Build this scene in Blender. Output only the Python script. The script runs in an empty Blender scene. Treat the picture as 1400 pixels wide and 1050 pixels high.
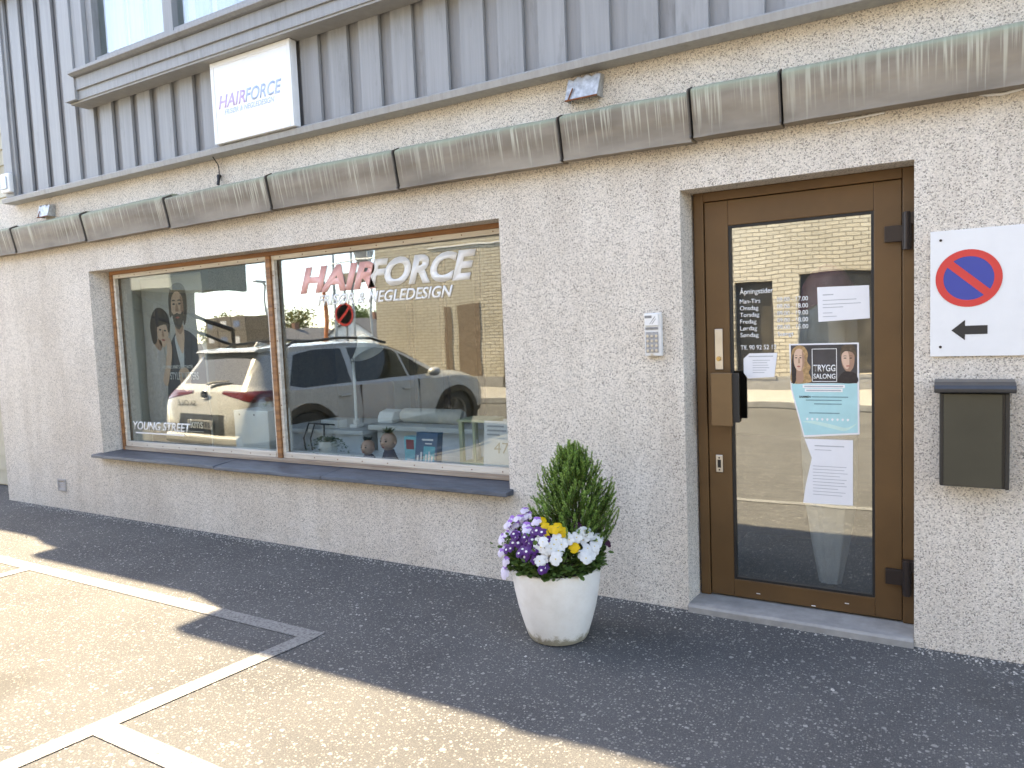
import bpy, bmesh, math, random
from mathutils import Vector, Matrix
random.seed(7)
scene = bpy.context.scene
col = scene.collection
R_ = math.radians

# ---------------------------------------------------------------- camera
cam_d = bpy.data.cameras.new('camera')
cam = bpy.data.objects.new('camera', cam_d)
col.objects.link(cam)
scene.camera = cam
cam_d.sensor_width = 36.0
cam_d.lens = 36.0 * 1011.0 / 1400.0
cam_d.clip_start = 0.05
cam_d.clip_end = 2000
_F = Vector((-0.50967524, 0.85706149, -0.07534421))
_R = Vector((0.86035991, 0.50806528, -0.04062635))
_U = Vector((-0.0034605, 0.08552938, 0.99632964))
mw = Matrix((( _R.x, _U.x, -_F.x, 0.0),
             ( _R.y, _U.y, -_F.y, -3.85),
             ( _R.z, _U.z, -_F.z, 1.575),
             (0, 0, 0, 1)))
cam.matrix_world = mw
cam_d.dof.use_dof = True
cam_d.dof.focus_distance = 4.4
cam_d.dof.aperture_fstop = 3.6

# ---------------------------------------------------------------- sky, sun, exposure
SUN_EL, SUN_AZ = R_(43.6), R_(76)          # azimuth measured from +Y (behind the salon) towards -X
world = bpy.data.worlds.new('World')
scene.world = world
world.use_nodes = True
wn = world.node_tree
bg = wn.nodes['Background']
sky = wn.nodes.new('ShaderNodeTexSky')
sky.sky_type = 'NISHITA'
sky.sun_disc = False
sky.altitude = 0
sky.sun_elevation = SUN_EL
sky.sun_rotation = 2 * math.pi - SUN_AZ
sky.air_density = 0.6
sky.dust_density = 0.6
sky.ozone_density = 2.0
wn.links.new(sky.outputs[0], bg.inputs[0])
bg.inputs[1].default_value = 0.15
sun_d = bpy.data.lights.new('sun', 'SUN')
sun_d.energy = 3.0
sun_d.angle = R_(0.5)
sun_d.color = (1.0, 0.92, 0.78)
sun = bpy.data.objects.new('sun', sun_d)
col.objects.link(sun)
SDIR = Vector((-math.sin(SUN_AZ) * math.cos(SUN_EL), math.cos(SUN_AZ) * math.cos(SUN_EL), math.sin(SUN_EL)))
sun.location = SDIR * 30
sun.rotation_euler = SDIR.to_track_quat('Z', 'Y').to_euler()
scene.view_settings.view_transform = 'Standard'
scene.view_settings.look = 'None'
scene.view_settings.gamma = 1
scene.view_settings.use_curve_mapping = False
scene.view_settings.use_white_balance = True
scene.view_settings.white_balance_temperature = 8700
scene.view_settings.white_balance_tint = 10
scene.view_settings.exposure = 3.1
scene.render.engine = 'CYCLES'
scene.cycles.use_light_tree = False
scene.cycles.max_bounces = 10
scene.cycles.diffuse_bounces = 5
scene.cycles.glossy_bounces = 6
scene.cycles.transmission_bounces = 8
scene.cycles.transparent_max_bounces = 16
scene.cycles.sample_clamp_indirect = 6
scene.cycles.use_denoising = True
scene.cycles.caustics_reflective = False
scene.cycles.caustics_refractive = False

# ---------------------------------------------------------------- materials
MATS = {}
def new_mat(name):
    m = bpy.data.materials.new(name)
    m.use_nodes = True
    MATS[name] = m
    return m, m.node_tree, m.node_tree.nodes['Principled BSDF']
def nd(nt, kind, **kw):
    n = nt.nodes.new(kind)
    for k, v in kw.items():
        if k.startswith('i_'):
            n.inputs[k[2:].replace('_', ' ')].default_value = v
        else:
            setattr(n, k, v)
    return n
def ramp(nt, src, stops, interp='LINEAR'):
    r = nt.nodes.new('ShaderNodeValToRGB')
    r.color_ramp.interpolation = interp
    e = r.color_ramp.elements
    while len(e) < len(stops): e.new(0.5)
    for el, (p, c) in zip(e, stops):
        el.position = p
        el.color = (c[0], c[1], c[2], 1) if not isinstance(c, (int, float)) else (c, c, c, 1)
    nt.links.new(src, r.inputs[0])
    return r
def mixc(nt, fac, a, b, mode='MIX'):
    m = nt.nodes.new('ShaderNodeMix'); m.data_type = 'RGBA'; m.blend_type = mode
    for s, v in ((0, fac), (6, a), (7, b)):
        if hasattr(v, 'links'): nt.links.new(v, m.inputs[s])
        elif isinstance(v, (int, float)): m.inputs[s].default_value = v
        else: m.inputs[s].default_value = (v[0], v[1], v[2], 1)
    return m.outputs[2]
def math_(nt, op, a, b=None, c=None):
    m = nt.nodes.new('ShaderNodeMath'); m.operation = op
    for i, v in enumerate((a, b, c)):
        if v is None: continue
        if hasattr(v, 'links'): nt.links.new(v, m.inputs[i])
        else: m.inputs[i].default_value = v
    return m.outputs[0]
def bump(nt, bs, h, strength=0.3, dist=0.01):
    b = nd(nt, 'ShaderNodeBump'); b.inputs['Strength'].default_value = strength; b.inputs['Distance'].default_value = dist
    nt.links.new(h, b.inputs['Height']); nt.links.new(b.outputs[0], bs.inputs['Normal'])
def coords(nt, scale=(1, 1, 1)):
    tc = nt.nodes.new('ShaderNodeNewGeometry')
    mp = nt.nodes.new('ShaderNodeMapping')
    mp.inputs['Scale'].default_value = scale
    nt.links.new(tc.outputs['Position'], mp.inputs[0])
    return mp.outputs[0]
def ocoords(nt, scale=(1, 1, 1)):
    tc = nt.nodes.new('ShaderNodeTexCoord')
    mp = nt.nodes.new('ShaderNodeMapping')
    mp.inputs['Scale'].default_value = scale
    nt.links.new(tc.outputs['Object'], mp.inputs[0])
    return mp.outputs[0]
def noise(nt, vec, scale, detail=4, rough=0.55):
    n = nd(nt, 'ShaderNodeTexNoise'); n.inputs['Scale'].default_value = scale
    n.inputs['Detail'].default_value = detail; n.inputs['Roughness'].default_value = rough
    nt.links.new(vec, n.inputs['Vector']); return n
def plain(name, c, rough=0.5, metal=0.0, vary=0.08, nscale=14, bmp=0.0, spec=0.5, coat=0.0):
    if name in MATS: return MATS[name]
    m, nt, bs = new_mat(name)
    n = noise(nt, ocoords(nt), nscale)
    lo = [max(0, v * (1 - vary)) for v in c]; hi = [min(1, v * (1 + vary)) for v in c]
    r = ramp(nt, n.outputs[0], [(0.3, lo), (0.7, hi)])
    nt.links.new(r.outputs[0], bs.inputs['Base Color'])
    bs.inputs['Roughness'].default_value = rough
    bs.inputs['Metallic'].default_value = metal
    bs.inputs['Specular IOR Level'].default_value = spec
    bs.inputs['Coat Weight'].default_value = coat
    if bmp: bump(nt, bs, n.outputs[0], bmp, 0.004)
    return m
def glass(name, refl, tint=(0.92, 0.96, 0.95), fres=2.0):
    m = bpy.data.materials.new(name); m.use_nodes = True; MATS[name] = m
    nt = m.node_tree; nt.nodes.clear()
    out = nd(nt, 'ShaderNodeOutputMaterial'); mx = nd(nt, 'ShaderNodeMixShader')
    tr = nd(nt, 'ShaderNodeBsdfTransparent'); tr.inputs[0].default_value = (*tint, 1)
    gl = nd(nt, 'ShaderNodeBsdfGlossy'); gl.inputs['Roughness'].default_value = 0.0
    gl.inputs[0].default_value = (1, 1, 0.97, 1)
    ge = nd(nt, 'ShaderNodeNewGeometry'); dp = nd(nt, 'ShaderNodeVectorMath', operation='DOT_PRODUCT')
    nt.links.new(ge.outputs['Normal'], dp.inputs[0]); nt.links.new(ge.outputs['Incoming'], dp.inputs[1])
    sch = math_(nt, 'POWER', math_(nt, 'SUBTRACT', 1.0, math_(nt, 'ABSOLUTE', dp.outputs['Value'])), 5.0)
    f = math_(nt, 'MULTIPLY_ADD', sch, 1.0 - refl, refl)
    # faint waviness of old float glass
    nz = noise(nt, coords(nt, (1, 1, 1)), 1.6, 2)
    b = nd(nt, 'ShaderNodeBump'); b.inputs['Strength'].default_value = 0.007; b.inputs['Distance'].default_value = 0.15
    nt.links.new(nz.outputs[0], b.inputs['Height']); nt.links.new(b.outputs[0], gl.inputs['Normal'])
    nt.links.new(f, mx.inputs[0]); nt.links.new(tr.outputs[0], mx.inputs[1]); nt.links.new(gl.outputs[0], mx.inputs[2])
    nt.links.new(mx.outputs[0], out.inputs[0])
    return m

def mat_pebble(name, tint=(1, 1, 1)):
    m, nt, bs = new_mat(name)
    v = nd(nt, 'ShaderNodeTexVoronoi'); v.inputs['Scale'].default_value = 200
    c = coords(nt); nt.links.new(c, v.inputs['Vector'])
    sp = nd(nt, 'ShaderNodeSeparateColor'); nt.links.new(v.outputs['Color'], sp.inputs[0])
    T = lambda q: tuple(a * b for a, b in zip(q, tint))
    r = ramp(nt, sp.outputs[0], [(0.0, T((0.24, 0.225, 0.21))), (0.10, T((0.34, 0.32, 0.30))), (0.20, T((0.50, 0.475, 0.45))),
                                 (0.42, T((0.62, 0.59, 0.56))), (0.7, T((0.66, 0.63, 0.60))), (0.92, T((0.73, 0.705, 0.68)))])
    big = noise(nt, c, 0.9, 5, 0.6)
    br = ramp(nt, big.outputs[0], [(0.32, (0.86, 0.84, 0.82)), (0.62, (1.0, 1.0, 1.0))])
    mid = noise(nt, coords(nt, (5, 5, 0.7)), 1.0, 4, 0.6)
    mr = ramp(nt, mid.outputs[0], [(0.34, (0.915, 0.905, 0.895)), (0.56, (1, 1, 1))])
    cc = mixc(nt, 1.0, r.outputs[0], br.outputs[0], 'MULTIPLY')
    cc = mixc(nt, 1.0, cc, mr.outputs[0], 'MULTIPLY')
    sc1 = noise(nt, coords(nt, (1.3, 1, 2.1)), 1.7, 6, 0.72)
    s1 = ramp(nt, sc1.outputs[0], [(0.60, 0.0), (0.74, 0.30)])
    cc = mixc(nt, s1.outputs[0], cc, (0.70, 0.68, 0.66))
    nt.links.new(cc, bs.inputs['Base Color'])
    bs.inputs['Roughness'].default_value = 0.9
    bs.inputs['Specular IOR Level'].default_value = 0.25
    hgt = math_(nt, 'ADD', math_(nt, 'MULTIPLY', v.outputs['Distance'], -1.0), math_(nt, 'MULTIPLY', sp.outputs[1], 0.5))
    bump(nt, bs, hgt, 0.55, 0.006)
    return m
def mat_asphalt(name):
    m, nt, bs = new_mat(name)
    c = coords(nt)
    base = noise(nt, c, 160, 3)
    b1 = ramp(nt, base.outputs[0], [(0.35, (0.105, 0.105, 0.108)), (0.7, (0.185, 0.185, 0.184))])
    big = noise(nt, c, 1.1, 5, 0.62)
    bb = ramp(nt, big.outputs[0], [(0.28, (0.74, 0.74, 0.74)), (0.68, (1.16, 1.16, 1.14))])
    cc = mixc(nt, 1.0, b1.outputs[0], bb.outputs[0], 'MULTIPLY')
    def chips(scale, thr, edge, colr, soft):
        nonlocal cc
        v = nd(nt, 'ShaderNodeTexVoronoi'); v.inputs['Scale'].default_value = scale
        dv = nd(nt, 'ShaderNodeVectorMath', operation='ADD')
        wob = noise(nt, c, scale * 1.6, 2)
        sc = nd(nt, 'ShaderNodeVectorMath', operation='SCALE'); sc.inputs['Scale'].default_value = 0.5 / scale
        nt.links.new(wob.outputs['Color'], sc.inputs[0]); nt.links.new(c, dv.inputs[0]); nt.links.new(sc.outputs[0], dv.inputs[1])
        nt.links.new(dv.outputs[0], v.inputs['Vector'])
        sp = nd(nt, 'ShaderNodeSeparateColor'); nt.links.new(v.outputs['Color'], sp.inputs[0])
        pick = math_(nt, 'GREATER_THAN', sp.outputs[0], thr)
        near = math_(nt, 'LESS_THAN', v.outputs['Distance'], math_(nt, 'MULTIPLY_ADD', sp.outputs[1], soft, edge))
        cr = ramp(nt, sp.outputs[2], [(0, [q * 0.5 for q in colr]), (1, colr)])
        k = math_(nt, 'MULTIPLY', pick, near)
        cc = mixc(nt, k, cc, cr.outputs[0])
    chips(130, 0.55, 0.28, (0.34, 0.33, 0.31), 0.15)
    chips(80, 0.62, 0.25, (0.52, 0.505, 0.475), 0.16)
    chips(50, 0.80, 0.22, (0.60, 0.58, 0.54), 0.16)
    chips(30, 0.92, 0.20, (0.66, 0.64, 0.60), 0.14)
    # old patch seams and oil stains
    st = noise(nt, coords(nt, (0.5, 0.8, 1)), 1.4, 3, 0.5)
    sr = ramp(nt, st.outputs[0], [(0.62, (1, 1, 1)), (0.72, (0.72, 0.70, 0.68))])
    cc = mixc(nt, 1.0, cc, sr.outputs[0], 'MULTIPLY')
    cc = mixc(nt, 1.0, cc, (0.62, 0.62, 0.62), 'MULTIPLY')
    nt.links.new(cc, bs.inputs['Base Color'])
    bs.inputs['Roughness'].default_value = 0.88
    bs.inputs['Specular IOR Level'].default_value = 0.3
    bump(nt, bs, base.outputs[0], 0.6, 0.006)
    return m
def mat_paintline(name):
    m, nt, bs = new_mat(name)
    c = coords(nt)
    n = noise(nt, c, 70, 4, 0.7)
    r = ramp(nt, n.outputs[0], [(0.36, (0.07, 0.07, 0.07)), (0.45, (0.165, 0.165, 0.16)), (0.60, (0.225, 0.225, 0.22))])
    nt.links.new(r.outputs[0], bs.inputs['Base Color']); bs.inputs['Roughness'].default_value = 0.7
    bump(nt, bs, n.outputs[0], 0.4, 0.004)
    return m
def mat_copper(name):
    m, nt, bs = new_mat(name)
    c = coords(nt)
    big = noise(nt, coords(nt, (1.6, 1, 5)), 1.4, 4)
    base = ramp(nt, big.outputs[0], [(0.3, (0.175, 0.145, 0.112)), (0.7, (0.30, 0.255, 0.20))])
    sx = nd(nt, 'ShaderNodeSeparateXYZ'); nt.links.new(c, sx.inputs[0])
    # pale drip streaks starting under the top fold, each of its own length
    stv = noise(nt, coords(nt, (62, 1, 1.3)), 1.0, 3, 0.6)
    ln = noise(nt, coords(nt, (30, 1, 0.01)), 1.0, 2)
    top = math_(nt, 'SUBTRACT', sx.outputs[2], math_(nt, 'MULTIPLY_ADD', ln.outputs[0], -0.40, 2.72))
    lmask = math_(nt, 'MULTIPLY', top, 9.0)
    lm = nd(nt, 'ShaderNodeClamp'); nt.links.new(lmask, lm.inputs[0])
    reg = noise(nt, coords(nt, (2.2, 1, 0.01)), 1.0, 2)
    rg = ramp(nt, reg.outputs[0], [(0.34, 0.35), (0.58, 1.0)])
    sr = ramp(nt, stv.outputs[0], [(0.52, 0.0), (0.60, 1.0)])
    k = math_(nt, 'MULTIPLY', math_(nt, 'MULTIPLY', sr.outputs[0], lm.outputs[0]), rg.outputs[0])
    k = math_(nt, 'MULTIPLY', k, 0.75)
    cc = mixc(nt, k, base.outputs[0], (0.52, 0.50, 0.40))
    # verdigris along the top fold
    vt = math_(nt, 'ADD', math_(nt, 'MULTIPLY', math_(nt, 'SUBTRACT', sx.outputs[2], 2.665), 22.0), math_(nt, 'MULTIPLY_ADD', big.outputs[0], 1.6, -0.95))
    vc = nd(nt, 'ShaderNodeClamp'); nt.links.new(vt, vc.inputs[0])
    cc = mixc(nt, math_(nt, 'MULTIPLY', vc.outputs[0], 0.7), cc, (0.30, 0.34, 0.24))
    nt.links.new(cc, bs.inputs['Base Color'])
    bs.inputs['Roughness'].default_value = 0.75
    bs.inputs['Specular IOR Level'].default_value = 0.25
    wav = noise(nt, coords(nt, (3, 1, 3)), 1.5, 3)
    bump(nt, bs, wav.outputs[0], 0.35, 0.03)
    return m
def mat_boardpaint(name, c):
    m, nt, bs = new_mat(name)
    oi = nd(nt, 'ShaderNodeObjectInfo')
    g = noise(nt, coords(nt, (40, 40, 1.2)), 1.0, 5, 0.6)
    r = ramp(nt, g.outputs[0], [(0.3, [v * 0.86 for v in c]), (0.7, [v * 1.06 for v in c])])
    vr = ramp(nt, oi.outputs['Random'], [(0, (0.93, 0.93, 0.93)), (1, (1.04, 1.04, 1.04))])
    cc = mixc(nt, 1.0, r.outputs[0], vr.outputs[0], 'MULTIPLY')
    d = noise(nt, coords(nt, (9, 9, 2)), 1.0, 5, 0.7)
    dr = ramp(nt, d.outputs[0], [(0.30, (0.72, 0.72, 0.70)), (0.42, (1, 1, 1))])
    cc = mixc(nt, 0.6, cc, dr.outputs[0], 'MULTIPLY')
    nt.links.new(cc, bs.inputs['Base Color'])
    bs.inputs['Roughness'].default_value = 0.55
    bs.inputs['Specular IOR Level'].default_value = 0.35
    bump(nt, bs, g.outputs[0], 0.25, 0.004)
    return m
def mat_wood(name, c1, c2, scale=(1.2, 30, 30), rough=0.6):
    m, nt, bs = new_mat(name)
    g = noise(nt, coords(nt, scale), 1.0, 6, 0.65)
    r = ramp(nt, g.outputs[0], [(0.32, c1), (0.66, c2)])
    nt.links.new(r.outputs[0], bs.inputs['Base Color']); bs.inputs['Roughness'].default_value = rough
    bump(nt, bs, g.outputs[0], 0.3, 0.003)
    return m
def mat_brick(name):
    m, nt, bs = new_mat(name)
    tc = nt.nodes.new('ShaderNodeNewGeometry')
    sx = nd(nt, 'ShaderNodeSeparateXYZ'); nt.links.new(tc.outputs['Position'], sx.inputs[0])
    cb = nd(nt, 'ShaderNodeCombineXYZ')
    nt.links.new(math_(nt, 'ADD', sx.outputs[0], math_(nt, 'MULTIPLY', sx.outputs[1], 1.0)), cb.inputs[0]); nt.links.new(sx.outputs[2], cb.inputs[1])
    b = nd(nt, 'ShaderNodeTexBrick')
    b.inputs['Scale'].default_value = 1.0
    b.inputs['Brick Width'].default_value = 0.25
    b.inputs['Row Height'].default_value = 0.078
    b.inputs['Mortar Size'].default_value = 0.009
    b.inputs['Mortar Smooth'].default_value = 0.15
    b.inputs['Color1'].default_value = (0.66, 0.60, 0.48, 1)
    b.inputs['Color2'].default_value = (0.55, 0.50, 0.40, 1)
    b.inputs['Mortar'].default_value = (0.24, 0.21, 0.17, 1)
    nt.links.new(cb.outputs[0], b.inputs['Vector'])
    n = noise(nt, tc.outputs['Position'], 0.6, 4)
    nr = ramp(nt, n.outputs[0], [(0.3, (0.8, 0.78, 0.74)), (0.7, (1.05, 1.05, 1.05))])
    cc = mixc(nt, 1.0, b.outputs['Color'], nr.outputs[0], 'MULTIPLY')
    nt.links.new(cc, bs.inputs['Base Color']); bs.inputs['Roughness'].default_value = 0.85
    inv = math_(nt, 'SUBTRACT', 1.0, b.outputs['Fac'])
    bump(nt, bs, inv, 0.9, 0.02)
    return m
def mat_slate(name):
    m, nt, bs = new_mat(name)
    n = noise(nt, coords(nt, (3, 10, 10)), 2.0, 6, 0.65)
    r = ramp(nt, n.outputs[0], [(0.3, (0.035, 0.042, 0.055)), (0.68, (0.085, 0.10, 0.125))])
    nt.links.new(r.outputs[0], bs.inputs['Base Color']); bs.inputs['Roughness'].default_value = 0.45
    bump(nt, bs, n.outputs[0], 0.6, 0.008)
    return m
def mat_pot(name):
    m, nt, bs = new_mat(name)
    c = ocoords(nt)
    sx = nd(nt, 'ShaderNodeSeparateXYZ'); nt.links.new(c, sx.inputs[0])
    n = noise(nt, c, 9, 5, 0.7)
    r = ramp(nt, n.outputs[0], [(0.3, (0.74, 0.71, 0.66)), (0.6, (0.82, 0.80, 0.76))])
    n2 = noise(nt, c, 26, 6, 0.75)
    d = math_(nt, 'ADD', sx.outputs[2], math_(nt, 'MULTIPLY_ADD', n2.outputs[0], -0.16, 0.052))
    dr = ramp(nt, d, [(0.0, (0.42, 0.39, 0.31)), (0.012, (0.75, 0.72, 0.66)), (0.03, (1, 1, 1))])
    cc = mixc(nt, 1.0, r.outputs[0], dr.outputs[0], 'MULTIPLY')
    nt.links.new(cc, bs.inputs['Base Color']); bs.inputs['Roughness'].default_value = 0.42
    bump(nt, bs, n.outputs[0], 0.06, 0.01)
    return m
def mat_leaf(name, c1, c2, trans=0.25, nscale=30):
    m, nt, bs = new_mat(name)
    n = noise(nt, ocoords(nt), nscale, 3)
    r = ramp(nt, n.outputs[0], [(0.3, c1), (0.7, c2)])
    nt.links.new(r.outputs[0], bs.inputs['Base Color']); bs.inputs['Roughness'].default_value = 0.5
    bs.inputs['Specular IOR Level'].default_value = 0.3
    tl = nd(nt, 'ShaderNodeBsdfTranslucent'); nt.links.new(r.outputs[0], tl.inputs[0])
    mx = nd(nt, 'ShaderNodeMixShader'); mx.inputs[0].default_value = trans
    out = nt.nodes['Material Output']
    nt.links.new(bs.outputs[0], mx.inputs[1]); nt.links.new(tl.outputs[0], mx.inputs[2]); nt.links.new(mx.outputs[0], out.inputs[0])
    return m

PEB = mat_pebble('pebbledash', (1.2, 1.15, 1.07))
ASPH = mat_asphalt('asphalt')
LINE = mat_paintline('road_paint')
COPP = mat_copper('weathered_copper')
GREY = mat_boardpaint('grey_board_paint', (0.305, 0.308, 0.312))
GREYT = mat_boardpaint('grey_trim_paint', (0.36, 0.35, 0.335))
CREAMB = mat_boardpaint('cream_board_paint', (0.52, 0.47, 0.36))
WOOD = mat_wood('window_wood', (0.14, 0.055, 0.02), (0.40, 0.185, 0.07))
BEAD = mat_wood('weathered_bead', (0.50, 0.43, 0.35), (0.74, 0.69, 0.60))
BRICK = mat_brick('yellow_brick')
SLATE = mat_slate('slate')
POTM = mat_pot('white_glazed_pot')
BRONZE = plain('bronze_paint', (0.118, 0.062, 0.023), 0.42, 0.12, 0.12, 5, 0.03)
HINGE = plain('dark_hinge', (0.035, 0.026, 0.024), 0.4, 0.4)
STEEL = plain('brushed_steel', (0.55, 0.54, 0.52), 0.3, 0.9)
GALV = plain('galvanised', (0.42, 0.43, 0.44), 0.5, 0.5, 0.3, 40, 0.1)
RUST = plain('rust', (0.20, 0.07, 0.03), 0.8, 0.1, 0.3, 60)
BLACK = plain('black_rubber', (0.012, 0.012, 0.013), 0.55)
WHITE = plain('white_paint', (0.78, 0.78, 0.77), 0.4, 0, 0.03)
WHITE2 = plain('white_laminate', (0.74, 0.75, 0.76), 0.35, 0, 0.03)
PAPER = plain('paper', (0.80, 0.80, 0.82), 0.7, 0, 0.02)
INK = plain('faded_ink', (0.42, 0.43, 0.46), 0.7)
CREAM = plain('cream_plaster', (0.58, 0.56, 0.49), 0.8, 0, 0.05, 4)
CONC = plain('concrete', (0.30, 0.29, 0.275), 0.85, 0, 0.18, 12, 0.2)
GLASS = glass('shop_glass', 0.17)
DGLASS = glass('door_glass', 0.30)
UGLASS = glass('upper_glass', 0.16)
VINYLW = plain('white_vinyl', (0.84, 0.84, 0.83), 0.45, 0, 0.02)
VINYLP = plain('pink_vinyl', (0.86, 0.47, 0.44), 0.45, 0, 0.02)

# ---------------------------------------------------------------- mesh builder
class MB:
    def __init__(s): s.v = []; s.f = []; s.mi = []; s.k = 0
    def add(s, vs, fs):
        o = len(s.v); s.v += [tuple(v) for v in vs]
        for f in fs: s.f.append(tuple(o + i for i in f)); s.mi.append(s.k)
        return s
    def box(s, x0, x1, y0, y1, z0, z1):
        return s.add([(x0,y0,z0),(x1,y0,z0),(x1,y1,z0),(x0,y1,z0),(x0,y0,z1),(x1,y0,z1),(x1,y1,z1),(x0,y1,z1)],
                     [(0,3,2,1),(4,5,6,7),(0,1,5,4),(1,2,6,5),(2,3,7,6),(3,0,4,7)])
    def prism(s, poly, axis, a0, a1):
        # poly in the two other axes (in x,y,z order); outward winding fixed later
        n = len(poly)
        def p(q, a): 
            l = list(q); l.insert(axis, a); return tuple(l)
        vs = [p(q, a0) for q in poly] + [p(q, a1) for q in poly]
        fs = [tuple(range(n)), tuple(range(2*n-1, n-1, -1))] + [(i, i+n, (i+1)%n+n, (i+1)%n) for i in range(n)]
        return s.add(vs, fs)
    def tube(s, pts, r, n=8, caps=True):
        pts = [Vector(p) for p in pts]; rs = r if isinstance(r, (list, tuple)) else [r]*len(pts)
        vs = []; fs = []
        up = Vector((0,0,1)); prev = None
        for i, p in enumerate(pts):
            t = (pts[min(i+1,len(pts)-1)] - pts[max(i-1,0)]).normalized()
            if prev is None:
                a = t.cross(up) if abs(t.z) < .95 else t.cross(Vector((1,0,0)))
            else: a = prev - t * prev.dot(t)
            a.normalize(); prev = a; b = t.cross(a)
            for k in range(n):
                an = 2*math.pi*k/n
                vs.append(p + (a*math.cos(an) + b*math.sin(an))*rs[i])
        for i in range(len(pts)-1):
            for k in range(n):
                fs.append((i*n+k, i*n+(k+1)%n, (i+1)*n+(k+1)%n, (i+1)*n+k))
        if caps: fs.append(tuple(range(n-1,-1,-1))); fs.append(tuple(range((len(pts)-1)*n, len(pts)*n)))
        return s.add(vs, fs)
    def lathe(s, prof, c=(0,0,0), n=32, ax='z'):
        vs = []; fs = []
        for r, h in prof:
            for k in range(n):
                an = 2*math.pi*k/n; u, w = r*math.cos(an), r*math.sin(an)
                q = (u, w, h) if ax == 'z' else ((u, h, w) if ax == 'y' else (h, u, w))
                vs.append((q[0]+c[0], q[1]+c[1], q[2]+c[2]))
        for i in range(len(prof)-1):
            for k in range(n): fs.append((i*n+k, i*n+(k+1)%n, (i+1)*n+(k+1)%n, (i+1)*n+k))
        if prof[0][0] > 1e-6: fs.append(tuple(range(n-1,-1,-1)))
        if prof[-1][0] > 1e-6: fs.append(tuple(range((len(prof)-1)*n, len(prof)*n)))
        return s.add(vs, fs)
    def sphere(s, c, r, n=16, m=10):
        rx, ry, rz = r if isinstance(r, (tuple, list)) else (r, r, r)
        prof = [(max(1e-5, math.sin(math.pi*i/m)), -math.cos(math.pi*i/m)) for i in range(m+1)]
        o = len(s.v); s.lathe(prof, (0,0,0), n)
        for i in range(o, len(s.v)):
            v = s.v[i]; s.v[i] = (v[0]*rx+c[0], v[1]*ry+c[1], v[2]*rz+c[2])
        return s
    def mesh(s, name, off=(0,0,0)):
        me = bpy.data.meshes.new(name)
        me.from_pydata([(v[0]-off[0], v[1]-off[1], v[2]-off[2]) for v in s.v], [], s.f)
        if any(s.mi): me.polygons.foreach_set('material_index', s.mi)
        me.update()
        return me
LOC = {}
def fixn(me):
    bm = bmesh.new(); bm.from_mesh(me); bmesh.ops.recalc_face_normals(bm, faces=bm.faces); bm.to_mesh(me); bm.free()
def tag(o, label=None, cat=None, group=None, kind=None):
    for k, v in (('label', label), ('category', cat), ('group', group), ('kind', kind)):
        if v: o[k] = v
    return o
def thing(name, loc, label, cat, group=None):
    o = bpy.data.objects.new(name, None); col.objects.link(o); o.location = loc; o.empty_display_size = 0.2
    LOC[o.name] = Vector(loc)
    return tag(o, label, cat, group)
def obj(name, mb, mat, parent=None, loc=None, bevel=0, smooth=0, fix=True, raw=False):
    off = LOC[parent.name] if parent is not None else Vector(loc or (0,0,0))
    if isinstance(mb, MB):
        me = mb.mesh(name, (0,0,0) if raw else off)
        if fix: fixn(me)
    else: me = mb
    o = bpy.data.objects.new(name, me); col.objects.link(o)
    for mm in (mat if isinstance(mat, (list, tuple)) else [mat]): me.materials.append(mm)
    LOC[o.name] = off
    if parent is not None: o.parent = parent
    else: o.location = off
    if smooth:
        me.polygons.foreach_set('use_smooth', [True]*len(me.polygons))
        me.set_sharp_from_angle(angle=R_(smooth))
    if bevel:
        b = o.modifiers.new('bevel', 'BEVEL'); b.width = bevel; b.segments = 2; b.limit_method = 'ANGLE'; b.angle_limit = R_(40)
    return o
def struct(name, mb, mat, parent=None, **k):
    o = obj(name, mb, mat, parent, **k); o['kind'] = 'structure'; return o
def B(x0,x1,y0,y1,z0,z1): return MB().box(x0,x1,y0,y1,z0,z1)
def inst(src, loc, parent):
    c = src.copy(); col.objects.link(c); c.parent = parent; c.location = loc; LOC[c.name] = LOC[src.name]; return c
def text_mesh(body, height, pos, shear=0.0, bold=0.0, depth=0.0006, width=None, align='LEFT', plane='xz', space=1.0, flip=False):
    """lettering as a mesh: cap height `height`, lower-left (or centre) at pos, facing -Y"""
    cu = bpy.data.curves.new('lettering', 'FONT'); cu.body = body; cu.size = 1.0; cu.shear = shear; cu.offset = bold
    cu.extrude = 0.0; cu.space_character = space; cu.resolution_u = 4; cu.align_x = align
    ob = bpy.data.objects.new('lettering', cu); col.objects.link(ob)
    dg = bpy.context.evaluated_depsgraph_get()
    me = bpy.data.meshes.new_from_object(ob.evaluated_get(dg))
    bpy.data.objects.remove(ob); bpy.data.curves.remove(cu)
    xs = [v.co.x for v in me.vertices]
    w0 = (max(xs) - min(xs)) or 1
    s = height / 0.729
    sx = s if width is None else width / w0
    x00 = min(xs) if align == 'LEFT' else 0
    bm = bmesh.new(); bm.from_mesh(me)
    bmesh.ops.remove_doubles(bm, verts=bm.verts, dist=1e-5)
    for v in bm.verts:
        x, z = (v.co.x - x00) * sx, v.co.y * s
        if flip: x = -x
        v.co = Vector((pos[0] + x, pos[1], pos[2] + z)) if plane == 'xz' else v.co
    bmesh.ops.recalc_face_normals(bm, faces=bm.faces)
    fl = list(bm.faces)
    ext = bmesh.ops.extrude_face_region(bm, geom=fl)
    for g in ext['geom']:
        if isinstance(g, bmesh.types.BMVert): g.co.y += depth if not flip else -depth
    bmesh.ops.recalc_face_normals(bm, faces=bm.faces)
    bm.to_mesh(me); bm.free(); me.materials.clear()
    return me
def text(name, parent, mat, *a, **k):
    me = text_mesh(*a, **k); me.name = name
    off = LOC[parent.name]
    me.transform(Matrix.Translation(-off))
    return obj(name, me, mat, parent)
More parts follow.
